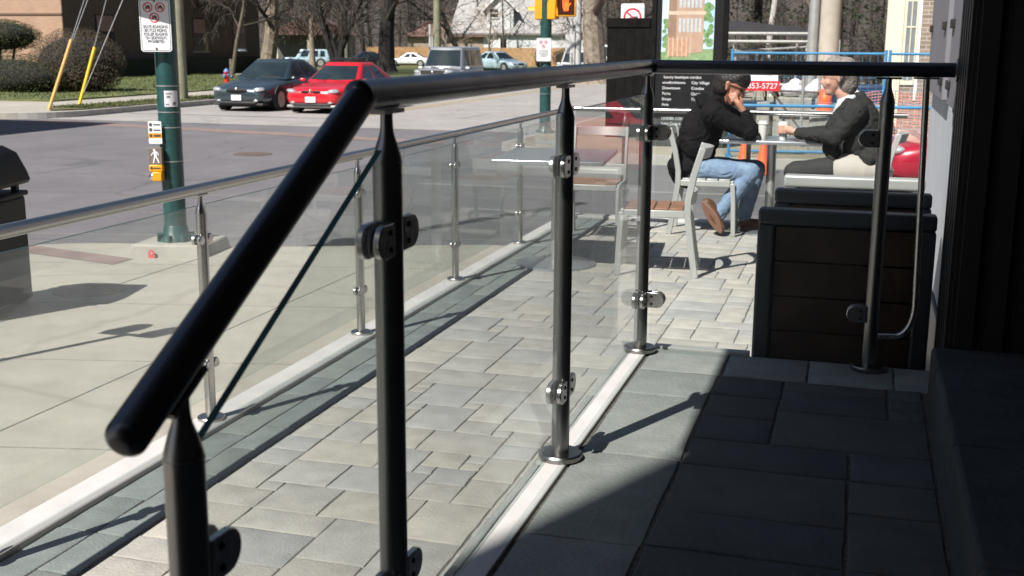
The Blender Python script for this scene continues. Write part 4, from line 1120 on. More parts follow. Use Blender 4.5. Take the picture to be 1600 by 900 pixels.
def head(label, x, y, z, rz):
    t = thing('traffic_signal', label, 'traffic light', (x, y, z), rz, group='yellow traffic signal heads on the far green pole')
    b = MB(); b.box((-.13, -.02, 0), (.13, .16, .86)); b.obj('housing', MT['amber'], t, bevel=.02)
    b = MB()
    for k in range(3): b.lathe([(.085, 0), (.085, .006), (.001, .016)], (0, -.02, .16 + .27 * k), (0, -1, 0), 20)
    b.obj('lens', MT['darkglass'], t)
    b = MB()
    for k in range(3):
        for a in range(7):
            a0, a1 = R(10 + 160 * a / 7), R(10 + 160 * (a + 1) / 7); c = (.16 + .27 * k)
            P = lambda t_, r_, y_: (r_ * math.cos(t_), y_, c + r_ * math.sin(t_))
            b.hexa([P(a0, .095, -.02), P(a0, .10, -.02), P(a1, .10, -.02), P(a1, .095, -.02), P(a0, .095, -.16), P(a0, .10, -.16), P(a1, .10, -.16), P(a1, .095, -.16)])
    b.obj('visor', MT['amber'], t)
    b = MB(); b.box((-.02, .16, .40), (.02, .30, .44)); b.obj('bracket', MT['green'], t)
head('yellow signal head on the street side of the far green pole', -6.46, 23.12, 1.93, R(-82))
head('yellow signal head on the pavement side of the far green pole', -6.04, 23.10, 1.93, R(88))
t = thing('push_button', 'small push button box with arrow low on the far green pole', 'push button', (-6.25, 22.975, .80), R(12))
b = MB(); b.box((-.055, -.03, .0), (.055, .02, .14)); b.obj('figure_box', MT['ink'], t)
b = MB(); b.box((-.05, -.034, -.10), (.05, .02, -.005)); b.obj('button_housing', mat('worn_orange', (.55, .16, .05), .5), t, bevel=.006)
b = MB(); b.box((-.045, -.0335, .03), (.045, -.0305, .08)); b.obj('arrow_plate', MT['signwhite'], t)
t = thing('unseen_meter', 'unseen grey twin headed meter added for its shadow on the near pavement', 'parking meter', (-4.76, 5.17, SIDE))  # out of view, added to cast a shadow across the pavement
b = MB(); b.lathe([(.05, 0), (.05, .02), (.028, .03), (.028, 1.12)], n=16); b.tube([(-.13, 0, 1.12), (.13, 0, 1.12)], .022, 10); b.obj('stem', MT['galv'], t)
for x in (-.13, .13):
    b = MB(); b.box((x - .07, -.05, 1.13), (x + .07, .05, 1.34)); b.tube([(x, -.05, 1.345), (x, .05, 1.345)], .069, 16); b.obj('head', MT['tail'], t, bevel=.01)
t = thing('manhole_cover', 'round rusty utility cover set in the pavement by the bin', 'manhole cover', (-5.42, 7.12, SIDE))
b = MB(); b.lathe([(.001, .0), (.26, .0), (.26, .005), (.25, .006), (.245, .004), (.001, .004)], n=40); b.obj('lid', mat('worn_cover', (.21, .175, .15), .9, var=.2, scale=12, bump=.5), t)
t = thing('road_drain', 'dark cast iron cover set in the middle of the crossing', 'manhole cover', (-10.35, 18.35, ROAD + .002))
b = MB(); b.lathe([(.001, .0), (.34, .0), (.34, .006), (.001, .006)], n=32); b.obj('lid', MT['iron'], t)

# ------------------------------------------------------------------ far corner: pole, guys, hydrant, hedges, brick building
t = thing('utility_pole', 'weathered wooden utility pole with white conduits on the far verge', 'pole', (-20.35, 31.9, SIDE))
b = MB(); b.tube([(0, 0, -.1), (0, 0, 11)], [.17, .13], 20); b.obj('shaft', MT['polewood'], t)
b = MB(); b.tube([(-.20, -.10, 0), (-.20, -.10, 8)], .045, 12); b.tube([(-.31, -.10, 0), (-.31, -.10, 3.2)], .03, 10); b.obj('conduit', MT['white'], t)
for z in (.9, 1.7, 2.3):
    b = MB(); b.box((-.36, -.15, z), (-.12, -.08, z + .06)); b.obj('strap', MT['galv'], t)
def guy(label, base, lean, h, m, wires):
    t = thing('guy_guard', label, 'guy wire', base, group='guy wires with guards on the far corner')
    d = Vector(lean).normalized()
    b = MB(); b.tube([d * 0, d * h], .045, 12); b.obj('guard', m, t)
    b = MB()
    for q in wires: b.tube([Vector(q[0]), Vector(q[0]) + Vector(q[1]).normalized() * 9], .009, 6)
    b.obj('wire', MT['wire'], t)
    return t
gd = (.30, .75, 1.85); gd2 = (.25, .45, 1.45)
guy('faded orange yellow guard on the guy wires at the corner of the verge', (-20.66, 26.0, SIDE), gd, 2.0, MT['guardpale'], [((.2, .5, 1.25), (.31, .75, 1.85)), ((.22, .5, 1.25), (.36, .75, 1.75))])
guy('bright yellow guard on the guy wires beside the brown bush', (-21.3, 28.1, SIDE), gd2, 1.72, MT['guardyellow'], [((.2, .36, 1.2), (.25, .45, 1.5)), ((.1, .10, .35), (.48, .5, 1.45))])
t = thing('fire_hydrant', 'red fire hydrant with a blue top on the lawn behind the dark sedan', 'hydrant', (-26.6, 45.2, gz(-26.6, 45.2) + .03)); t.scale = (.86, .86, .86)
b = MB(); b.lathe([(.17, 0), (.17, .05), (.12, .06), (.115, .50), (.15, .51), (.15, .55)], n=20); b.obj('barrel', MT['hydred'], t)
b = MB(); b.lathe([(.14, .551), (.13, .62), (.08, .68), (.03, .70), (.03, .74), (.001, .745)], n=20); b.obj('cap', MT['hydblue'], t)
b = MB(); b.lathe([(.06, .10), (.06, .19), (.05, .20)], (0, 0, .40), (1, -.3, 0), 14); b.lathe([(.06, .10), (.06, .19), (.05, .20)], (0, 0, .40), (-1, .3, 0), 14); b.lathe([(.075, .1), (.075, .2)], (0, 0, .36), (-.3, -1, 0), 14); b.obj('outlet', MT['hydblue'], t)

def leaf_cloud(b, rng, n, c, r, size, shell=.35, flat=False, cut=None):
    for k in range(n):
        while True:
            v = Vector((rng.uniform(-1, 1), rng.uniform(-1, 1), rng.uniform(-1, 1)))
            if .01 < v.length < 1: break
        u = v.normalized(); rad = 1 - shell * rng.random() ** 1.6
        bump = 1 + .09 * noise.noise(u * 3.1 + Vector(c))
        p = Vector((c[0] + u.x * r[0] * rad * bump, c[1] + u.y * r[1] * rad * bump, c[2] + u.z * r[2] * rad * bump))
        if cut is not None and p.z < cut: continue
        a = Vector((rng.gauss(0, 1), rng.gauss(0, 1), rng.gauss(0, 1))).normalized(); d = u.cross(a).normalized() * size * rng.uniform(.6, 1.3)
        e = (a + u * .4).normalized() * size * rng.uniform(.5, 1.0)
        b.quad(p - d * .5, p + e * .5, p + d * .5, p - e * .5)
def bush(name, label, cat, base, cloud, m, core, stem_h, seed, group=None, cm=None):
    t = thing(name, label, cat, base, group=group)
    rng = random.Random(seed); b = MB()
    for c, r, n, s_ in cloud: leaf_cloud(b, rng, n, c, r, s_, cut=.0)
    b.obj('foliage', m, t, smooth=0, recalc=False)
    b = MB()
    for c, r in core: b.ell(c, r, 14, 9)
    for k in range(5): b.tube([(.2 * math.cos(k * 1.3), .2 * math.sin(k * 1.3), -.05), (.5 * math.cos(k * 1.3), .5 * math.sin(k * 1.3), stem_h)], [.05, .03], 6)
    b.obj('branches', cm or MT['barkdark'], t)
    return t
bush('clipped_bush', 'large rounded brown twiggy bush behind the yellow guards', 'bush', (-26.75, 35.4, SIDE), [((0, 0, 1.0), (1.68, 1.5, 1.25), 26000, .042), ((.3, -.5, .55), (1.6, 1.1, .6), 4000, .05)], MT['hedgebrown'], [((0, 0, .95), (1.45, 1.2, 1.0))], .5, 11)
bush('clipped_bush', 'dark green flat topped bush above the wall corner, left of the brown bush', 'bush', (-30.9, 36.6, SIDE), [((0, 0, 1.95), (1.5, 1.2, .62), 10000, .05)], MT['hedgegreen'], [((0, 0, 1.95), (1.25, 1.0, .5))], 1.6, 12)
bush('clipped_bush', 'low dark bush in front of the flat topped bush at the far corner', 'bush', (-28.6, 34.2, SIDE), [((0, 0, .55), (2.3, 1.2, .85), 11000, .05), ((-2.0, 0, .6), (1.4, 1.2, .75), 5000, .05)], MT['hedgegreen'], [((0, 0, .5), (2.0, .95, .65)), ((-2.0, 0, .5), (1.2, 1, .6))], .4, 13)

t = thing('brick_building', 'tan brick building with a side coloured dark for its shade and pink blinds on the far corner', 'building', (0, 0, 0))
bx, by = -36.0, 46.7
b = MB(); b.box((-70, by, -1), (bx, by + 18.5, 4.4)); b.obj('wall', MT['brick_tan'], t)
b = MB(); b.box((-70.02, by - .05, 2.62), (bx + .02, by - .002, 2.70)); b.obj('string_course', mat('dark_course', (.16, .10, .07), .9), t)
b = MB(); b.box((bx + .002, by + .02, -.6), (bx + .03, by + 18.52, 4.4)); b.obj('side_wall', MT['brick_dark'], t)  # darker brick, the side's shade put into the colour
for k in range(4):
    y = by + 2.4 + k * 4.3
    b = MB(); b.box((bx + .03, y, .9), (bx + .06, y + 1.5, 2.7)); w = b.obj('window', MT['darkglass'], t)
    b = MB(); b.box((bx + .061, y + .1, 1.9), (bx + .07, y + 1.4, 2.65)); b.obj('blind', MT['blind'], w)
    b = MB(); b.box((bx + .03, y - .08, .80), (bx + .12, y + 1.58, .90)); b.obj('sill', MT['concrete2'], w)
b = MB(); b.box((bx + .03, by + 1, -.5), (bx + .9, by + 18, .55)); b.obj('foundation_hedge', mat('shrub_dark', (.012, .016, .008), .9), t)

# ------------------------------------------------------------------ vehicles (front towards local -Y)
def car(label, loc, rz, paint, L=4.85, Wd=1.84, H=1.44, kind='sedan', grille='oval', dims=None, plate_on=True):
    t = thing('parked_car' if kind == 'parked' else 'car', label, 'car', loc, rz)
    hw = Wd / 2
    suv = kind == 'suv'
    belt = .98 * H / 1.44 * (.925 if not suv else .80); hood = belt - (.055 if not suv else .02)
    zl = .19 if not suv else .30
    nose = .69 if not suv else .93
    S = [(0, .60, zl + .16, nose * .74), (.012, .80, zl + .06, nose * .92), (.045, .92, zl + .01, nose), (.11, .975, zl, nose + .35 * (hood - nose)), (.20, .995, zl, nose + .75 * (hood - nose)), (.29, 1.0, zl, hood + .02),
         (.45, 1.0, zl, belt), (.62, 1.0, zl, belt + .01), (.78, 1.0, zl, belt + .02), (.89, .985, zl + .01, belt + (.01 if not suv else .02)), (.955, .94, zl + .05, belt - .02), (.99, .84, zl + .12, belt - .07), (1.0, .70, zl + .20, belt - .16)]
    b = MB(); rings = []
    for f, w, z0, z1 in S:
        y = -L / 2 + f * L; w *= hw; zm = z0 + (z1 - z0) * .55
        half = [(0, z0), (w * .80, z0), (w * .965, z0 + .07), (w, zm), (w * .985, z1 - .10), (w * .90, z1 - .015), (w * .55, z1 + .025), (0, z1 + .035)]
        pts = [(x, y, z) for x, z in half] + [(-x, y, z) for x, z in half[-2:0:-1]]
        rings.append(b.pts(pts)); n = len(pts)
    for a, c in zip(rings, rings[1:]):
        for j in range(n): b.face((a + j, a + (j + 1) % n, c + (j + 1) % n, c + j))
    b.face([rings[0] + j for j in range(n)][::-1]); b.face([rings[-1] + j for j in range(n)])
    body = b.obj('body', paint, t, subsurf=2, smooth=60)
    # greenhouse
    if suv: g0 = (.27, .985, .90, belt - .02); g1 = (.375, .955, .76, H)
    else: g0 = (.285, .90, .90, belt - .03); g1 = (.455, .685, .645, H - .05)
    def outline(u):
        yf = -L / 2 + L * (g0[0] + (g1[0] - g0[0]) * u); yr = -L / 2 + L * (g0[1] + (g1[1] - g0[1]) * u); w = hw * (g0[2] + (g1[2] - g0[2]) * u); z = g0[3] + (g1[3] - g0[3]) * u
        rc = .16; o = []
        bow = .13
        fp = [(-1 + 2 * k / 8) for k in range(9)]
        for x in fp: o.append((x * (w - rc * .5), yf - bow * (1 - x * x) + .04, z))
        for k in range(1, 3): o.append((w - rc * .5 + rc * .5 * math.sin(R(30 * k)), yf + .04 + rc * (1 - math.cos(R(30 * k))), z))
        for k in range(13): o.append((w, yf + .16 + (yr - yf - .32) * k / 12, z))
        for k in range(1, 3): o.append((w - rc * .5 + rc * .5 * math.cos(R(30 * k)), yr - .16 + rc * math.sin(R(30 * k)), z))
        for x in fp[::-1]: o.append((x * (w - rc * .5), yr + .06 * (1 - x * x), z))
        for k in (2, 1): o.append((-(w - rc * .5 + rc * .5 * math.cos(R(30 * k))), yr - .16 + rc * math.sin(R(30 * k)), z))
        for k in range(12, -1, -1): o.append((-w, yf + .16 + (yr - yf - .32) * k / 12, z))
        for k in (2, 1): o.append((-(w - rc * .5 + rc * .5 * math.sin(R(30 * k))), yf + .04 + rc * (1 - math.cos(R(30 * k))), z))
        return o
    lv = [0, .12, .5, .86, 1.0]
    O = [outline(u) for u in lv]; top = outline(1.0)
    cx = sum(p[1] for p in top) / len(top)
    def shrink(o, f, dz): return [(p[0] * f, cx + (p[1] - cx) * f, p[2] + dz) for p in o]
    O += [shrink(top, .96, .028), shrink(top, .86, .042), shrink(top, .5, .052)]
    b = MB(); rr = [b.pts(o) for o in O]; n = len(top)
    for a, c in zip(rr, rr[1:]):
        for j in range(n): b.face((a + j, a + (j + 1) % n, c + (j + 1) % n, c + j))
    b.face([rr[-1] + j for j in range(n)])
    b.obj('roof', paint, t, smooth=50)
    def win(name, j0, j1, u0=.12, u1=.90):
        b = MB(); A = [outline(u0 + (u1 - u0) * k / 3) for k in range(4)]
        off = .010; rr = []
        for o in A:
            ps = []
            for j in range(j0, j1 + 1):
                p = Vector(o[j % n]); d = Vector((p.x, (p.y - cx) * .8, .35)).normalized()
                if abs(p.x) > hw * .55 and j not in (0, 8): d = Vector((math.copysign(1, p.x), 0, .3)).normalized()
                ps.append(p + d * off)
            rr.append(b.pts(ps))
        m_ = j1 - j0 + 1
        for a, c in zip(rr, rr[1:]):
            for j in range(m_ - 1): b.face((a + j, a + j + 1, c + j + 1, c + j))
        return b.obj(name, MT['carglass'], t, smooth=60, recalc=False)
    win('windshield', 0, 8)
    win('rear_window', 25, 33)
    for a in (11, 36):  # sides: 13 points from 11..23 and mirrored 36..48
        s0 = [(a + 1, a + 5), (a + 6, a + 10)] if not suv else [(a + 1, a + 4), (a + 5, a + 8), (a + 9, a + 11)]
        if a == 36: s0 = [(36 + 2, 36 + 6), (36 + 7, 36 + 11)] if not suv else [(37, 39), (40, 43), (44, 47)]
        for j0, j1 in s0: win('side_window', j0, j1, .14, .88)
    # wheels
    wr_ = .325 if not suv else .375
    for s_ in (-1, 1):
        for f in (.185, .80):
            y = -L / 2 + f * L; x = s_ * (hw - .005)
            b = MB(); b.lathe([(wr_ + .055, -.06), (wr_ + .055, .006), (wr_ - .05, .008)], (x - s_ * .005, y, wr_ + .01), (s_, 0, 0), 28); b.obj('wheel_arch', MT['tail'], t)
            w = MB(); w.lathe([(wr_ - .10, -.20), (wr_ - .02, -.20), (wr_, -.17), (wr_, -.02), (wr_ - .02, .014), (wr_ - .085, .018), (wr_ - .10, .0)], (x, y, wr_), (s_, 0, 0), 32); tw = w.obj('wheel', MT['rubber'], t)
            r_ = MB(); r_.lathe([(wr_ - .088, .012), (wr_ - .10, .02), (wr_ - .13, .006), (.001, .004)], (x, y, wr_), (s_, 0, 0), 28)
            for k in range(6):
                a = 2 * math.pi * k / 6; r_.obox((x + s_ * .014, y + (wr_ - .10) * .55 * math.cos(a), wr_ + (wr_ - .10) * .55 * math.sin(a)), (.018, wr_ * .62, .045), 0, a)
            r_.lathe([(.05, .006), (.05, .026), (.001, .03)], (x, y, wr_), (s_, 0, 0), 14)
            r_.obj('rim', MT['alu'], tw)
    # door seams and cowl
    for s_ in (-1, 1):
        b = MB()
        for f in (.335, .535, .715): b.box((s_ * hw * .992, -L / 2 + f * L, zl + .12), (s_ * hw * 1.001, -L / 2 + f * L + .012, belt - .11))
        b.box((s_ * hw * .992, -L / 2 + .335 * L, zl + .11), (s_ * hw * 1.001, -L / 2 + .715 * L, zl + .122))
        b.obj('door_seam', MT['black'], t)
        b = MB(); b.tube([(s_ * hw * .10, -L / 2 + L * g0[0] - .10, g0[3] + .05), (s_ * hw * .62 + .1, -L / 2 + L * g0[0] - .02, g0[3] + .07)], .012, 6); b.obj('wiper', MT['black'], t)
    # front
    F = -L / 2
    nz = nose
    for s_ in (-1, 1):
        b = MB(); b.ell((s_ * hw * .70, F + .115, nz * .90), (.17, .10, .065), 18, 10, (0, R(-6 * s_), R(24 * s_))); b.obj('headlight', MT['headlamp'], t)
        if not suv: 
            b = MB(); b.ell((s_ * hw * .62, F + .045, zl + .12), (.07, .03, .035), 12, 8); b.obj('fog_lamp', MT['headlamp'], t)
        b = MB(); b.ell((s_ * (hw + .08), F + L * .325, belt + .01), (.095, .06, .055), 16, 10); b.obj('mirror', MT['carwhite'] if suv else paint, t)
        b = MB(); b.box((s_ * hw * .985 - .004, F + L * .56, belt - .16), (s_ * hw * .985 + .018, F + L * .60, belt - .135)); b.obj('door_handle', paint, t)
    b = MB()
    if grille == 'oval': b.ell((0, F + .03, nz * .84), (.34, .04, .085), 24, 10)
    elif grille == 'split':
        for s_ in (-1, 1): b.ell((s_ * .17, F + .035, nz * .86), (.13, .035, .05), 20, 10)
    else: b.box((-.48, F - .002, nz * .78), (.48, F + .06, nz * .95))
    g = b.obj('grille', MT['chrome'] if grille == 'bars' else MT['black'], t)
    b = MB(); b.ell((0, F - .004, nz * .93 if grille != 'bars' else nz * .87), (.045, .02, .04), 12, 8); b.obj('emblem', MT['chrome'], g)
    b = MB(); b.box((-hw * .62, F + .005, zl + .03), (hw * .62, F + .10, zl + .10)); b.obj('lower_grille', MT['tail'], t, bevel=.02)
    if plate_on:
        b = MB(); b.box((-.155, F - .022, nz * .56 - .07), (.155, F - .002, nz * .56 + .085)); b.obj('licence_plate', MT['signwhite'], t, bevel=.003)
    b = MB(); b.box((-hw * .84, F + .06, zl - .02), (hw * .84, F + .5, zl + .05)); b.obj('bumper_lip', MT['tail'] if grille != 'split' else MT['galv'], t, bevel=.02)
    for s_ in (-1, 1):
        b = MB(); b.ell((s_ * hw * .72, L / 2 - .055, belt - .16), (.17, .06, .07), 14, 8); b.obj('tail_light', MT['red'], t)
    b = MB(); b.box((-hw * .86, F + .6, zl - .09), (hw * .86, L / 2 - .6, zl + .05)); b.obj('underbody', MT['black'], t)
    return t
def rt(x, y): return gz(x, y) - .15 + .005
car('dark blue grey sedan waiting at the crossing, left of the red car', (-17.10, 31.9, rt(-17.1, 31.9)), R(1.5), MT['carpark'], 4.95, 1.86, 1.44)
c = car('bright red coupe waiting at the crossing beside the dark sedan', (-14.65, 31.6, rt(-14.65, 31.6)), R(1), MT['carred'], 4.8, 1.80, 1.38, grille='split')
b = MB(); b.box((-.42, .05, 1.425), (.42, .75, 1.50)); b.obj('sunroof', MT['carglass'], c, bevel=.01)
car('grey sport utility vehicle queuing behind the red coupe', (-16.35, 45.4, rt(-16.35, 45.4)), R(2), MT['carsilver'], 4.6, 1.84, 1.74, 'suv', 'bars', plate_on=False)
car('white pickup like car coming up the road behind the far signal pole', (-16.4, 68.0, rt(-16.4, 68)), R(2), MT['carwhite'], 4.7, 1.86, 1.62, 'suv', 'bars', plate_on=False)
car('pale blue sedan turning behind the grey sport utility vehicle', (-25.3, 80.5, gz(-25.3, 80.5) + .03), R(62), MT['carpaleblue'], 4.6, 1.8, 1.44)
car('small white sedan parked on the grass in front of the cedar fence', (-46.3, 115.8, gz(-46, 116) + .03), R(-80), MT['carwhite'], 4.6, 1.8, 1.42, 'parked')
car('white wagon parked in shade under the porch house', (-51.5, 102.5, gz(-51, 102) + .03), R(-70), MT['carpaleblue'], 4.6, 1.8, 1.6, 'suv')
car('black sedan parked in front of the fence behind the red coupe', (-42.2, 95.0, gz(-42, 95) + .03), R(-65), MT['carblack'], 4.7, 1.8, 1.44, 'parked')
car('crimson car parked across the side street behind the grey wall', (2.40, 17.0, ROAD + .004), R(-76), MT['carmaroon'], 4.6, 1.8, 1.42, 'parked')
car('white van parked beyond the mottled tree', (-17.4, 82.0, gz(-17, 82) + .03), R(5), MT['carwhite'], 4.8, 1.9, 1.9, 'suv')

# ------------------------------------------------------------------ building site across the side street
BLC = MT['blackwood']
t = thing('hoarding_box', 'tall black timber box with a capped top on the far corner', 'cabinet', (-4.33, 22.6, SIDE))
b = MB(); b.box((-.545, 0, 0), (.545, .55, 2.12)); b.obj('body', BLC, t, bevel=.01)
b = MB(); b.box((-.565, -.03, 2.123), (.30, .58, 2.30)); b.box((.31, -.015, 2.123), (.55, .56, 2.29)); b.obj('cap', BLC, t, bevel=.01)
b = MB()
for k in range(6): b.box((-.543 + k * .181, -.008, .02), (-.367 + k * .181, -.0005, 2.12))
b.obj('plank', BLC, t)
t = thing('no_trucks_sign', 'white no trucks sign with a red ring standing above the black box', 'sign', (-4.54, 23.4, SIDE))
b = MB(); b.box((-.03, .01, 0), (.03, .05, 2.5)); b.obj('post', MT['galv'], t)
b = MB(); plate(b, rrect(-.235, .235, 2.1, 2.60, .03), -.004, .004); b.obj('panel', MT['signwhite'], t, smooth=0)
b = MB(); add_ring(b, 0, 2.33, .145, .185, -.0045, .002, 36); b.obox((0, -.0058, 2.33), (.34, .002, .035), 0, 0, R(42)); b.obj('red_ring', MT['red'], t)
b = MB(); b.box((-.02, -.0056, 2.27), (.11, -.0046, 2.35)); b.box((-.08, -.0056, 2.27), (-.025, -.0046, 2.325))
for x in (-.05, .07): b.box((x - .018, -.0056, 2.245), (x + .018, -.0046, 2.268))
b.obj('truck_symbol', MT['ink'], t)

t = thing('development_sign', 'tall black development board with a building picture above columns of white text', 'sign', (-3.05, 20.85, SIDE))
b = MB(); b.box((-.56, 0, .0), (.62, .10, 3.05)); b.obj('board', MT['black'], t)
b = MB(); b.box((-.64, -.03, 0), (-.561, .14, 3.1)); b.box((.62, -.03, 0), (.70, .14, 3.1)); b.obj('post', BLC, t)
pic = MB(); z0, z1 = 1.52, 2.98
pic.box((-.46, -.004, z0), (.46, -.001, z1)); pa = pic.obj('picture', mat('picture_sky', (.33, .60, .85), .5, var=.12, scale=2, col2=(.68, .80, .88)), t)
def flat(name, polys, m, y):
    b = MB()
    for p in polys: plate(b, p, y, y - .001)
    return b.obj(name, m, pa, smooth=0)
flat('picture_lawn', [[(-.46, z0), (.46, z0), (.46, z0 + .22), (-.46, z0 + .16)]], mat('pic_green', (.20, .30, .14), .6, var=.3, scale=12), -.0045)
g = random.Random(5); tp = []
for cx, cz, w, h, k in ((-.33, z0 + .40, .12, .40, 26), (.36, z0 + .62, .14, .42, 30)):
    for _ in range(k):
        x, z, r = cx + g.uniform(-w, w) * .8, cz + g.uniform(-h, h) * .8, g.uniform(.03, .07)
        x = max(-.455 + r, min(.455 - r, x))
        tp.append([(x + r * math.cos(a * .897), z + r * math.sin(a * .897)) for a in range(7)])
b = MB()
for k, q in enumerate(tp): b.quad(*[(x, -.0046 - .00005 * k, z) for x, z in q])
b.obj('picture_trees', mat('pic_tree', (.07, .16, .05), .6, col2=(.22, .36, .14), scale=18), pa, smooth=0, recalc=False)
flat('picture_block', [[(-.20, z0 + .10), (.28, z0 + .16), (.28, z1 - .12), (-.20, z1 - .02)], [(-.36, z0 + .22), (-.20, z0 + .10), (-.20, z1 - .02), (-.34, z1 - .20)]], mat('pic_brick', (.40, .27, .19), .6, var=.12, scale=6), -.0082)
wn = []
for r_ in (z0 + .50, z0 + .92):
    for k in range(6): x = -.16 + k * .07; wn.append([(x, r_), (x + .045, r_), (x + .045, r_ + .24), (x, r_ + .24)])
flat('picture_windows', wn, mat('pic_win', (.42, .46, .48), .6, var=.15, scale=20), -.0095)
flat('picture_bands', [[(-.36, z0 + .80), (.31, z0 + .80), (.31, z0 + .86), (-.36, z0 + .86)]], mat('pic_band', (.52, .42, .32), .6), -.0097)
flat('picture_side_wall', [[(-.355, z0 + .20), (-.202, z0 + .12), (-.202, z1 - .05), (-.335, z1 - .21)]], mat('pic_side', (.26, .165, .115), .6, var=.15, scale=8), -.0094)
flat('picture_cornice', [[(-.36, z1 - .215), (-.20, z1 - .045), (.30, z1 - .145), (.30, z1 - .11), (-.20, z1 - .005), (-.37, z1 - .18)]], mat('pic_cornice', (.20, .13, .095), .6), -.0099)
flat('picture_porch', [[(-.34, z0 + .08), (.02, z0 + .08), (.02, z0 + .36), (-.34, z0 + .40)]], mat('pic_porch', (.42, .24, .15), .6, var=.2, scale=14), -.0105)
flat('picture_posts', [[(x, z0 + .06), (x + .014, z0 + .06), (x + .014, z0 + .42), (x, z0 + .42)] for x in (-.34, -.26, -.18, -.10, -.02, .05)], mat('pic_posts', (.60, .45, .34), .6), -.0115)
LN = [(1.335, 'COMMUNITY LIVING', .085), (1.235, 'luxury boutique condos', .070)]
for z, s_, h in LN: text(s_, h, (-.40, -.003, z), MT['signwhite'], t, align='LEFT', sx=1.0)
for k, (a, c) in enumerate((('condominiums', 'City Village'), ('Downtown', 'Condos'), ('Parks', 'Quiet'), ('Shops', 'Trails'), ('Arts', ''))):
    text(a, .070, (-.42, -.003, 1.14 - .098 * k), MT['signwhite'], t, align='LEFT')
    if c: text(c, .070, (.10, -.003, 1.14 - .098 * k), MT['signwhite'], t, align='LEFT')
text('519 342', .075, (-.18, -.003, .66), MT['signwhite'], t, align='LEFT')
for k, s_ in enumerate(('UNDER CONSTRUCTION', 'Sales Centre Open')): text(s_, .068, (-.42, -.003, .50 - .09 * k), MT['signwhite'], t, align='LEFT')

def fence_panel(label, x0, y0, x1, y1, m, group):
    t = thing('site_fence_panel', label, 'fence', (x0, y0, SIDE), math.atan2(y1 - y0, x1 - x0), group)
    L = math.hypot(x1 - x0, y1 - y0)
    for x in (0, L):
        b = MB(); b.tube([(x, 0, 0), (x, 0, 1.74)], .024, 10); b.obj('fence_post', m, t)
    b = MB()
    for z in (.10, .84, 1.68): b.tube([(.0, 0, z), (L, 0, z)], .02 if z != .84 else .026, 8)
    b.obj('fence_rail', m, t)
    b = MB(); n = int(L / .12)
    for k in range(1, n):
        b.tube([(L * k / n, 0, .1), (L * k / n, 0, 1.68)], .0028, 4, cap=False)
    for k in range(1, 8): b.tube([(0, 0, .1 + .2 * k), (L, 0, .1 + .2 * k)], .0028, 4, cap=False)
    b.obj('mesh', m, t)
    b = MB(); b.box((-.05, -.18, .0), (.05, .18, .04)); b.box((L - .05, -.18, .0), (L + .05, .18, .04)); b.obj('foot', m, t)
    return t
fence_panel('blue mesh fence panel with the white and red sign on it', -2.08, 19.3, .30, 19.62, MT['blue'], 'blue temporary fence panels round the site')
fence_panel('blue mesh fence panel in front of the cream window', .36, 19.62, 2.7, 19.9, MT['blue'], 'blue temporary fence panels round the site')
t = thing('realty_sign', 'white and red sign with a phone number hung on the blue fence', 'sign', (-1.61, 19.30, .92))
b = MB(); b.box((-.29, -.006, -.03), (.27, .006, .28)); b.obj('white_panel', MT['signwhite'], t)
b = MB(); b.box((-.25, -.006, -.19), (.30, .006, -.031)); b.obj('red_panel', MT['red'], t)
text('Royal Oak', .125, (-.01, -.008, .185), MT['red'], t); text('homes and design', .055, (-.01, -.008, .075), MT['signink'], t)
text('853-5727', .125, (.03, -.008, -.115), MT['signwhite'], t)
def cone(label, x, y, rz=0, h=.62):
    t = thing('traffic_cone', label, 'cone', (x, y, ROAD + .004), rz, group='orange traffic cones on the side street')
    b = MB(); b.box((-.17, -.17, 0), (.17, .17, .03)); b.obj('base', MT['orange'], t, bevel=.01)
    b = MB(); b.lathe([(.13, .031), (.115, .05), (.03, h - .02), (.028, h), (.001, h + .002)], n=24); b.obj('cone_body', MT['orange'], t)
cone('orange traffic cone on the left of the pair behind the table', -1.74, 18.45)
cone('orange traffic cone on the right of the pair behind the table', -1.42, 18.15, .3)
t = thing('safety_barrel', 'small orange drum on a concrete block behind the blue fence by the man', 'drum', (-.625, 20.6, .37)); t.scale = (.50, .50, .345)
b = MB(); b.lathe([(.27, 0), (.27, .06), (.24, .10), (.24, .40), (.22, .42), (.22, .72), (.20, .75), (.20, 1.02), (.10, 1.06), (.001, 1.07)], n=28); b.obj('drum', MT['orange'], t)
b = MB(); b.lathe([(.241, .18), (.2425, .18), (.2425, .30), (.241, .30)], n=28); b.obj('stripe', MT['signwhite'], t)
t = thing('netting_barrier', 'orange plastic netting stretched along the foot of the brick house', 'barrier', (-.30, 21.3, SIDE))
b = MB()
for k in range(25): b.tube([(k * .055, 0, .05), (k * .055, .02 * math.sin(k), 1.02 + .02 * math.sin(k * .9))], .0055, 5, cap=False)
for k in range(20): b.tube([(q * .165, .015 * math.sin(q * 2 + k), .07 + k * .05 - .03 * math.sin(q * 1.1)) for q in range(9)], .006, 5, cap=False)
b.obj('net', MT['netorange'], t)
b = MB()
for x in (.0, .66, 1.32): b.tube([(x, .03, 0), (x, .03, 1.2)], .02, 8)
b.obj('stake', MT['iron'], t)
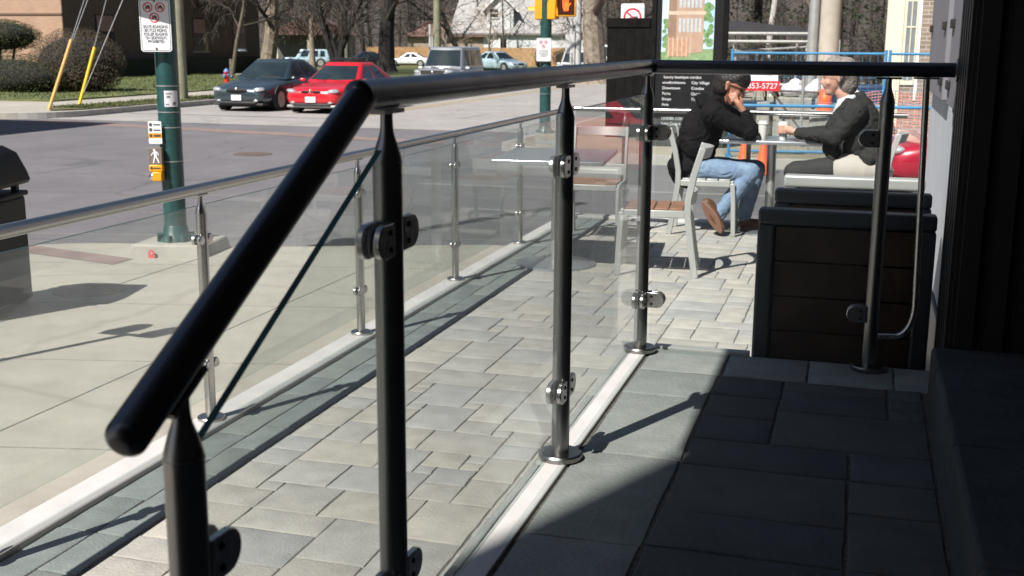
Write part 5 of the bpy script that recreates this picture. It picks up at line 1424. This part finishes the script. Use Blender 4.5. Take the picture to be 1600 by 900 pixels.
for i, (x, y, w, h, lab) in enumerate(((-2.1, 22.2, .95, .78, 'weathered concrete block at the left end of the stack behind the blue fence'), (-1.08, 22.3, .9, .86, 'pale concrete block in the middle behind the blue fence'), (-.12, 22.4, .85, .74, 'concrete block behind the orange drum'), (-.62, 20.62, .5, .72, 'concrete block with the small orange drum on top'))):
    t = thing('concrete_block', lab, 'concrete block', (x, y, SIDE), R(2 * i - 3), 'concrete blocks on the building site')
    b = MB(); b.box((-w / 2, -.3, 0), (w / 2, .3, h)); b.obj('block', MT['concrete2'], t, bevel=.025)
    b = MB(); b.tube([(-.1, 0, h - .02), (-.1, 0, h + .06), (.1, 0, h + .06), (.1, 0, h - .02)], .012, 8); b.obj('lifting_loop', MT['iron'], t)
for i, (x, y, z, lab) in enumerate(((-1.28, 22.32, .86, 'white sack lying on the middle concrete block, left of two'), (-.86, 22.28, .86, 'white sack slumped on the middle concrete block, right of two'), (-.2, 22.4, .74, 'white sack on the concrete block behind the orange drum'))):
    b = MB(); b.ell((0, 0, .13), (.21, .2, .14), 16, 10); b.ell((.05, 0, .24), (.12, .12, .10), 14, 8)
    o = b.obj('sack', MT['bag']); o.location = (x, y, SIDE + z); o.rotation_euler = (0, 0, i)
    tag(o, lab, 'sack', 'white sacks on the concrete blocks')
t = thing('pipe_gate', 'galvanised pipe frame standing behind the blue fence', 'pipe frame', (-3.15, 27.6, SIDE), R(8))
for x in (0, 1.9):
    b = MB(); b.tube([(x, 0, 0), (x, 0, 2.30)], .055, 12); b.obj('upright', MT['galv'], t)
b = MB()
for z in (2.06, 1.88, .9): b.tube([(0, 0, z), (1.9, 0, z)], .038, 10)
b.obj('cross_pipe', MT['galv'], t)
b = MB(); b.tube([(.25, .25, 0), (.25, .25, 1.86)], .04, 10); b.tube([(.25, .25, 1.66), (2.2, .5, 1.78)], .025, 10); b.tube([(.75, .3, 0), (.75, .3, 1.70)], .025, 8); b.tube([(1.65, .3, 0), (1.65, .3, 1.88)], .03, 8); b.tube([(2.18, .5, 0), (2.18, .5, 1.88)], .035, 8)
b.obj('back_frame', MT['galv'], t)
t = thing('site_shelter', 'open shelter with a dark sloping roof behind the pipe frame', 'shelter', (-3.4, 29.5, SIDE + .22))
b = MB(); b.hexa([(-.1, -.1, 1.96), (2.5, 0, 1.70), (2.5, 2.1, 1.70), (-.1, 2.1, 1.96), (-.1, -.1, 2.2), (2.5, 0, 1.94), (2.5, 2.1, 1.94), (-.1, 2.1, 2.2)]); b.obj('roof', mat('shed_roof', (.045, .045, .05), .8, spec=.2), t)
for x, y, h in ((.05, .05, 1.95), (2.3, .1, 1.72), (.05, 1.9, 1.95), (2.3, 1.9, 1.72)):
    b = MB(); b.tube([(x, y, -.22), (x, y, h)], .04, 8); b.obj('post', MT['galv'], t)
t = thing('scaffold_pole', 'steel prop with a diagonal brace among the concrete blocks', 'scaffold', (-1.05, 21.6, SIDE))
b = MB(); b.tube([(0, 0, 0), (0, 0, 1.5)], .03, 10); b.tube([(.28, .05, 0), (.28, .05, 1.55)], .03, 10); b.obj('upright', MT['galv'], t)
b = MB(); b.tube([(-.75, 0, 1.25), (.0, 0, .30)], .02, 8); b.tube([(-.6, 0, 1.0), (1.4, 0, .96)], .018, 8); b.obj('brace', MT['iron'], t)
t = thing('concrete_pole', 'thick pale concrete utility pole behind the blue fence', 'pole', (-.80, 26.9, SIDE)); t.scale = (1.08, 1.08, 1.0)
b = MB(); b.lathe([(.215, 0), (.19, 10)], n=24); b.obj('shaft', MT['concpole'], t)
b = MB(); b.tube([(-.33, .06, 0), (-.33, .06, 7)], .11, 12); b.tube([(.20, -.06, 0), (.20, -.06, 1.9), (.14, -.04, 2.05)], .022, 10); b.obj('conduit', MT['galv'], t)
t = thing('tarp_pallet', 'pallet of blocks wrapped in a navy tarpaulin beside the brick house', 'pallet', (-.05, 23.2, SIDE))
b = MB(); b.box((-.55, -.4, .66), (.40, .4, 1.08)); b.obj('tarpaulin', MT['navy'], t, bevel=.04)
b = MB(); b.box((-.6, -.45, 0), (.45, .45, .655)); b.obj('blocks', MT['white'], t, bevel=.01)

t = thing('brick_house', 'grey red brick house with a cream window and pale corner boards beside the site', 'house', (0, 0, 0))
hx, hy = .36, 24.2
b = MB(); b.box((hx + .30, hy, -.5), (12, hy + 10, 6.5)); b.obj('wall', MT['brick_red'], t)
b = MB(); b.box((hx - .02, hy - .04, -.3), (hx + .298, hy + .5, 6.5)); b.obj('corner_board', MT['cream'], t, bevel=.01)
b = MB(); b.box((hx + .302, hy - .03, .70), (hx + .56, hy - .002, 2.42)); w = b.obj('window', MT['cream'], t, bevel=.008)
b = MB(); b.box((hx + .345, hy - .036, .80), (hx + .52, hy - .031, 2.30)); b.obj('pane', mat('pale_window', (.20, .22, .22), .1, coat=.5), w)
b = MB(); b.box((hx + .424, hy - .046, .80), (hx + .442, hy - .037, 2.30)); b.box((hx + .346, hy - .047, 1.80), (hx + .519, hy - .0372, 1.83)); b.obj('mullion', MT['cream'], w)
b = MB(); b.box((hx + .565, hy - .02, .4), (hx + .62, hy - .002, 6.4)); b.obj('downpipe', MT['white'], t)
b = MB(); b.box((1.45, hy - .06, -.3), (1.60, hy - .002, 6.4)); b.obj('grey_post', MT['greywall'], t)
b = MB(); b.prism([(-.3, 6.52), (12.4, 6.52), (6, 10.5)], lambda p: (p[0], hy - .4, p[1]), lambda p: (p[0], hy + 10.4, p[1])); b.obj('roof', MT['shingle'], t)

# ------------------------------------------------------------------ houses far down the road
t = thing('white_house', 'white gabled house with a dormer and a wide grey roof behind the cedar fence', 'house', (-43.3, 138.2, -1.35), R(14)); t.scale = (1.167, 1.167, 1.167)
b = MB(); b.box((-3.4, 0, 0), (9.5, 9, 3.35)); b.obj('wall', MT['housewhite'], t)
b = MB(); b.hexa([(-5.4, -.25, 3.36), (10.2, -.25, 3.36), (10.2, 9.6, 3.36), (-5.4, 9.6, 3.36), (-3.9, 4.3, 9.0), (9.4, 4.3, 9.0), (9.4, 4.7, 9.0), (-3.9, 4.7, 9.0)]); b.obj('roof', MT['shingle'], t)
b = MB(); b.box((-5.45, -.36, 3.20), (10.25, -.252, 3.40)); b.obj('eave', mat('eave_shadow_grey', (.20, .19, .185), .7), t)  # eave coloured dark to paint in the gutter's shadow
b = MB(); b.box((-1.35, .15, 3.4), (1.45, 4.2, 5.9)); b.prism([(-1.35, 5.9), (1.45, 5.9), (.05, 7.3)], lambda p: (p[0], .152, p[1]), lambda p: (p[0], 4.2, p[1])); d_ = b.obj('dormer', MT['housewhite'], t)
b = MB()
for s_ in (-1, 1):
    b.hexa([(.05, -.15, 7.42), (.05 + s_ * 1.85, -.15, 5.58), (.05 + s_ * 1.85, 4.3, 5.58), (.05, 4.3, 7.42), (.05, -.15, 7.56), (.05 + s_ * 1.9, -.15, 5.72), (.05 + s_ * 1.9, 4.3, 5.72), (.05, 4.3, 7.56)])
b.obj('dormer_roof', MT['shingle'], d_)
b = MB()
for s_ in (-1, 1): b.hexa([(.05, -.2, 7.36), (.05 + s_ * 1.95, -.2, 5.48), (.05 + s_ * 1.95, -.151, 5.48), (.05, -.151, 7.36), (.05, -.2, 7.58), (.05 + s_ * 1.95, -.2, 5.70), (.05 + s_ * 1.95, -.151, 5.70), (.05, -.151, 7.58)])
b.obj('barge_board', MT['white'], d_)
b = MB(); b.box((-1.0, .10, 5.0), (-.2, .148, 5.85)); w = b.obj('window', MT['darkglass'], d_)
b = MB(); b.box((-1.1, .05, 4.88), (-.1, .095, 5.0)); b.box((-1.1, .05, 5.40), (-.1, .099, 5.48)); b.obj('frame', MT['white'], w)
b = MB(); b.box((.25, .06, 3.7), (1.1, .145, 5.7)); b.obj('panel', MT['white'], d_)
b = MB(); b.box((.1, -.05, .8), (.75, -.002, 2.85)); w = b.obj('window', MT['darkglass'], t)
b = MB()
for q in ((-.08, .1, .7, 2.95), (.75, .93, .7, 2.95), (.1, .75, 2.85, 2.97), (.1, .75, 1.75, 1.83)): b.box((q[0], -.09, q[2]), (q[1], -.051, q[3]))
b.obj('frame', MT['white'], w)
t = thing('tan_house', 'low tan building joined to the left end of the cedar fence line', 'house', (-54.3, 135.4, -1.35), R(14)); t.scale = (1.167, 1.167, 1.167)
b = MB(); b.box((0, 0, 0), (8.0, 6, 3.0)); b.obj('wall', MT['tanwall'], t)
b = MB(); b.hexa([(-.4, -.5, 3.01), (8.4, -.5, 3.01), (8.4, 6.5, 3.01), (-.4, 6.5, 3.01), (1.6, 2.7, 4.6), (6.4, 2.7, 4.6), (6.4, 3.3, 4.6), (1.6, 3.3, 4.6)]); b.obj('roof', MT['maroon'], t)
t = thing('porch_house', 'small dark house with a brown roof and pale porch posts behind the bare trees', 'house', (-57.0, 106.0, -.9), R(20))
b = MB(); b.box((0, 1.8, 0), (7.5, 9, 3.0)); b.obj('wall', mat('porch_wall', (.13, .12, .115), .8), t)
b = MB(); b.prism([(-.5, 3.0), (8.0, 3.0), (3.75, 5.2)], lambda p: (p[0], -.3, p[1]), lambda p: (p[0], 9.3, p[1])); b.obj('roof', MT['maroon'], t)
for x in (.2, 3.4, 7.1):
    b = MB(); b.box((x, 0, 0), (x + .28, .28, 2.99)); b.obj('porch_post', MT['cream'], t)
t = thing('cedar_fence', 'long tan cedar board fence in front of the white house', 'fence', (0, 0, 0))
A, B_ = Vector((-53.0, 120.1)), Vector((-31.0, 126.8)); n = 150; b = MB(); fr = random.Random(4)
u = (B_ - A) / n; nn = Vector((-u.y, u.x)).normalized()
for k in range(n):
    p = A + u * k; q = A + u * (k + .93); z0 = gz(p.x, p.y); h = 2.06 + fr.uniform(-.03, .03)
    b.hexa([(p.x, p.y, z0), (q.x, q.y, z0), (q.x + nn.x * .03, q.y + nn.y * .03, z0), (p.x + nn.x * .03, p.y + nn.y * .03, z0), (p.x, p.y, z0 + h), (q.x, q.y, z0 + h), (q.x + nn.x * .03, q.y + nn.y * .03, z0 + h), (p.x + nn.x * .03, p.y + nn.y * .03, z0 + h)])
b.obj('boards', MT['fencewood'], t)
b = MB()
for k in range(0, n + 1, 15):
    p = A + u * k + nn * .08; b.box((p.x - .05, p.y - .05, gz(p.x, p.y)), (p.x + .05, p.y + .05, gz(p.x, p.y) + 1.95))
b.obj('fence_post', MT['fencewood'], t)
bush('cedar_shrub', 'narrow dark upright shrub in front of the cedar fence', 'shrub', (-32.5, 118.0, gz(-32, 118)), [((0, 0, 1.0), (.65, .6, 1.1), 2200, .10)], MT['hedgedark'], [((0, 0, .9), (.5, .45, .9))], .4, 31)
bush('cedar_shrub', 'broad dark shrub at the right end of the cedar fence', 'shrub', (-29.6, 119.0, gz(-29, 119)), [((0, 0, 1.0), (1.9, 1.2, 1.1), 3500, .12)], MT['hedgebrown'], [((0, 0, .9), (1.6, 1.0, .8))], .4, 32)

def street_pole(label, x, y, r, m, h, box=None):
    t = thing('street_pole', label, 'pole', (x, y, gz(x, y)))
    b = MB(); b.tube([(0, 0, 0), (0, 0, h)], [r, r * .8], 14); b.obj('shaft', m, t)
    b = MB(); b.tube([(-r - .18, -.1, .2), (-r - .18, -.1, 3.0)], .09, 10); b.tube([(-r - .02, -.14, .2), (-r - .02, -.14, 2.4)], .06, 10); b.obj('conduit', MT['polegrey'], t)
    if box:
        b = MB(); b.box((-.65, -.2, 1.3), (-.22, .1, 2.3)); b.obj('meter_box', MT['polegrey'], t)
    return t
street_pole('greenish wooden pole with grey conduits beyond the grey sport utility vehicle', -24.9, 66.9, .24, MT['polewood'], 11)
street_pole('pale grey pole with a meter box beside the mottled tree', -14.6, 60.5, .17, MT['polegrey'], 11, True)

# ------------------------------------------------------------------ trees
def limb_tree(name, label, base, h, r0, seed, mb_, mt_, spread=.9, levels=4, first=.28, lean=(0, 0), stems=1, kids=6, twig_r=.020, droop=0.0, group=None, forks=None):
    t = thing(name, label, 'tree', base, group=group); g = random.Random(seed)
    tr = MB(); cr = MB()
    def grow(b, p, d, L, r, lev, n):
        path = [p]; rad = [r]; dd = d.copy(); k = 5 if lev == 0 else 4
        for i in range(k):
            w = .10 if lev == 0 else .28
            dd = (dd + Vector((g.gauss(0, w), g.gauss(0, w), g.gauss(0, w * .6) - droop * .1 * lev))).normalized()
            p = p + dd * (L / k); path.append(p); rad.append(max(twig_r * .6, r * (1 - .75 * (i + 1) / k)))
        b.tube(path, rad, 10 if lev == 0 else (6 if lev == 1 else (4 if lev == 2 else 3)), cap=lev == 0)
        if lev >= levels: return
        m = n if lev else n + 3
        for c in range(m):
            f = (first if lev == 0 else .25) + (1 - (first if lev == 0 else .25)) * (c + g.random()) / m
            i = min(int(f * k), k - 1); q = path[i].lerp(path[i + 1], f * k - i)
            ax = (path[i + 1] - path[i]).normalized(); u_, v_ = basis(ax); a = g.uniform(0, 6.283)
            sp_ = g.uniform(.55, 1.1) * spread
            nd = (ax + (u_ * math.cos(a) + v_ * math.sin(a)) * sp_ + Vector((0, 0, .12))).normalized()
            rr_ = max(twig_r, rad[i] * g.uniform(.38, .6))
            grow(cr, q, nd, L * g.uniform(.42, .68) * (1 - .35 * f if lev == 0 else 1), rr_, lev + 1, kids)
    for s_ in range(stems):
        d = Vector((lean[0] + (g.uniform(-.35, .35) if stems > 1 else 0), lean[1] + (g.uniform(-.2, .2) if stems > 1 else 0), 1)).normalized()
        grow(tr, Vector((g.uniform(-.5, .5) if stems > 1 else 0, 0, -.1)), d, h, r0, 0, kids)
    tr.lathe([(r0 * 1.5, -.15), (r0 * 1.15, .3), (r0 * .95, .9)], (0, 0, 0), n=12) if stems == 1 else None
    tr.obj('trunk', mb_, t, recalc=False); cr.obj('crown', mt_, t, recalc=False, smooth=60)
    return t
def T(*a, **k): return limb_tree(*a, **k)
G = lambda x, y: (x, y, gz(x, y))
T('bare_tree', 'bare tree with a thick pale trunk in front of the brick building', G(-34.2, 62.6), 12, .50, 1, MT['barkwarm'], MT['twig'], first=.22, kids=7, droop=.5)
T('bare_tree', 'bare tree with drooping twigs before the shaded brick side', G(-33.2, 57.0), 9.5, .12, 2, MT['bark'], MT['twigdark'], first=.2, kids=6, droop=1.0)
T('bare_tree', 'dark many stemmed bare tree behind the red coupe', G(-36.2, 77.0), 9, .26, 3, MT['barkdark'], MT['twigdark'], stems=4, first=.25, kids=5)
T('bare_tree', 'tall black trunked tree left of the white sedan', G(-31.9, 75.5), 14, .62, 4, MT['barkdark'], MT['twigdark'], first=.18, kids=6)
T('bare_tree', 'bare brown tree behind the greenish pole', G(-29.5, 84.0), 10, .22, 5, MT['bark'], MT['twig'], first=.18, kids=6)
T('bare_tree', 'large mottled tree leaning beside the pale grey pole', G(-12.9, 57.5), 12, .62, 6, MT['barkpale'], MT['twig'], first=.25, kids=5, lean=(-.10, 0))
T('young_tree', 'small spreading tree before the white house, left of the window', G(-32.2, 100.0), 5.2, .14, 7, MT['bark'], MT['twigpale'], first=.22, kids=4, twig_r=.014, spread=1.0, group='young bare trees along the cedar fence')
T('young_tree', 'small bare tree before the roof of the white house, right of the window', G(-24.8, 97.0), 5.4, .13, 8, MT['bark'], MT['twigpale'], first=.22, kids=4, twig_r=.014, spread=1.0, group='young bare trees along the cedar fence')
T('young_tree', 'small bare tree beside the tan building', G(-37.0, 101.5), 5.5, .13, 9, MT['bark'], MT['twigpale'], first=.2, kids=4, twig_r=.014, spread=1.0, group='young bare trees along the cedar fence')
T('bare_tree', 'brown bare tree behind the walk signal', G(-21.0, 96.0), 10, .26, 10, MT['bark'], MT['twig'], first=.15, kids=6)
T('bare_tree', 'bare tree over the porch house', G(-54.0, 100.0), 12, .30, 14, MT['bark'], MT['twig'], first=.18, kids=6)
T('bare_tree', 'pale bare tree beside the wagon', G(-45.0, 90.5), 9, .28, 15, MT['barkpale'], MT['twig'], first=.2, kids=6)
T('bare_tree', 'brown bare tree behind the black box', G(-8.5, 62.0), 11, .30, 16, MT['bark'], MT['twig'], first=.1, kids=7)
T('bare_tree', 'brown bare tree behind the development board', G(-6.0, 50.0), 9, .22, 17, MT['bark'], MT['twig'], first=.1, kids=7)
for i, (x, y, h, ln, lab) in enumerate(((-4.3, 42.0, 9, -.18, 'leaning white birch behind the left of the pipe frame'), (-3.15, 42.6, 10, -.05, 'white birch behind the middle of the pipe frame'), (-2.05, 43.0, 9, .06, 'white birch behind the right of the pipe frame'))):
    T('birch_tree', lab, G(x, y), h, .13, 40 + i, MT['birch'], MT['twig'], first=.3, kids=4, lean=(ln, 0), levels=3, group='white birches behind the building site')
def conifer(label, base, h, r, seed):
    t = thing('conifer_tree', label, 'tree', base, group='dark conifers behind the building site'); g = random.Random(seed)
    b = MB(); b.tube([(0, 0, -.2), (0, 0, h)], [.22, .03], 10); b.obj('trunk', MT['barkdark'], t)
    b = MB()
    for k in range(110):
        f = (k + g.random()) / 110; z = .5 + f * (h - .6); L = r * (1 - f) ** .8 * g.uniform(.6, 1.12) + .15; a = k * 2.4 + g.uniform(-.4, .4)
        d = Vector((math.cos(a), math.sin(a), -.18)); sd = Vector((-math.sin(a), math.cos(a), 0))
        for j in range(int(12 + 26 * (1 - f))):
            u = g.random() ** .7; p = Vector((0, 0, z)) + d * (L * u) + Vector((0, 0, -.25 * u * u * L * .3)) + sd * g.uniform(-.22, .22) * L * (1.1 - u) + Vector((0, 0, g.uniform(-.1, .06)))
            s_ = g.uniform(.10, .24); q = (d * g.uniform(.3, 1) + sd * g.uniform(-.8, .8) + Vector((0, 0, g.uniform(-.9, .2)))).normalized() * s_
            w = Vector((g.gauss(0, 1), g.gauss(0, 1), g.gauss(0, 1))).normalized() * s_ * .35
            b.quad(p - w, p + q * .5 - w * .2, p + q, p + w)
    b.obj('foliage', MT['conifer'], t, smooth=0, recalc=False)
for i, (x, y, h, r, lab) in enumerate(((-4.6, 52.0, 13, 3.4, 'dark conifer behind the birches'), (-1.2, 50.0, 14, 3.2, 'dark conifer left of the concrete pole'), (1.4, 47.0, 13, 3.0, 'dark conifer between the concrete pole and the brick house'), (-7.6, 66.0, 15, 3.8, 'dark conifer farther back behind the development board'))):
    conifer(lab, G(x, y), h, r, 60 + i)
for i, (x, y, lab) in enumerate(((-2.6, 37.0, 'tangle of brown bare brush behind the pipe frame'), (.4, 38.0, 'tangle of brown bare brush right of the concrete pole'), (-4.9, 36.0, 'tangle of brown bare brush beside the development board'))):
    T('brush_thicket', lab, G(x, y), 2.0, .04, 80 + i, MT['barkdark'], MT['twigdark'], stems=6, first=.05, kids=5, levels=3, twig_r=.009, group='brown brush behind the building site')
# far wood that closes the view: nobody could count it
b = MB(); g = random.Random(99)
for k in range(340):
    a = R(g.uniform(-46, 26)); d = g.uniform(140, 225); x, y = math.sin(a) * d, math.cos(a) * d
    z0 = -1.5 + max(0, (d - 170) / 156) * 13; h = g.uniform(9, 17)
    b.tube([(x, y, z0 - 1), (x + g.uniform(-.6, .6), y, z0 + h)], [g.uniform(.14, .3), .04], 5, cap=False)
    for j in range(46):
        f = g.uniform(.12, 1); p = Vector((x, y, z0 + h * f)); L = g.uniform(1.2, 4.2) * (1.15 - f * .7); aa = g.uniform(0, 6.28)
        q = p + Vector((math.cos(aa), math.sin(aa), g.uniform(.1, .9))) * L; w = Vector((g.uniform(-1, 1), g.uniform(-1, 1), g.uniform(-1, 1))).normalized() * .05
        b.quad(p - w, p + w, q)
        for m_ in range(5):
            s_ = p.lerp(q, g.uniform(.2, 1)); e = s_ + Vector((g.gauss(0, 1), g.gauss(0, 1), g.gauss(.4, .8))) * g.uniform(.4, 1.1); b.quad(s_ - w * .6, s_ + w * .6, e)
o = b.obj('far_wood', MT['twigdark'], smooth=0, recalc=False); struct(o, 'stuff'); o['label'] = 'brown leafless wood closing the view behind the houses'; o['category'] = 'wood'
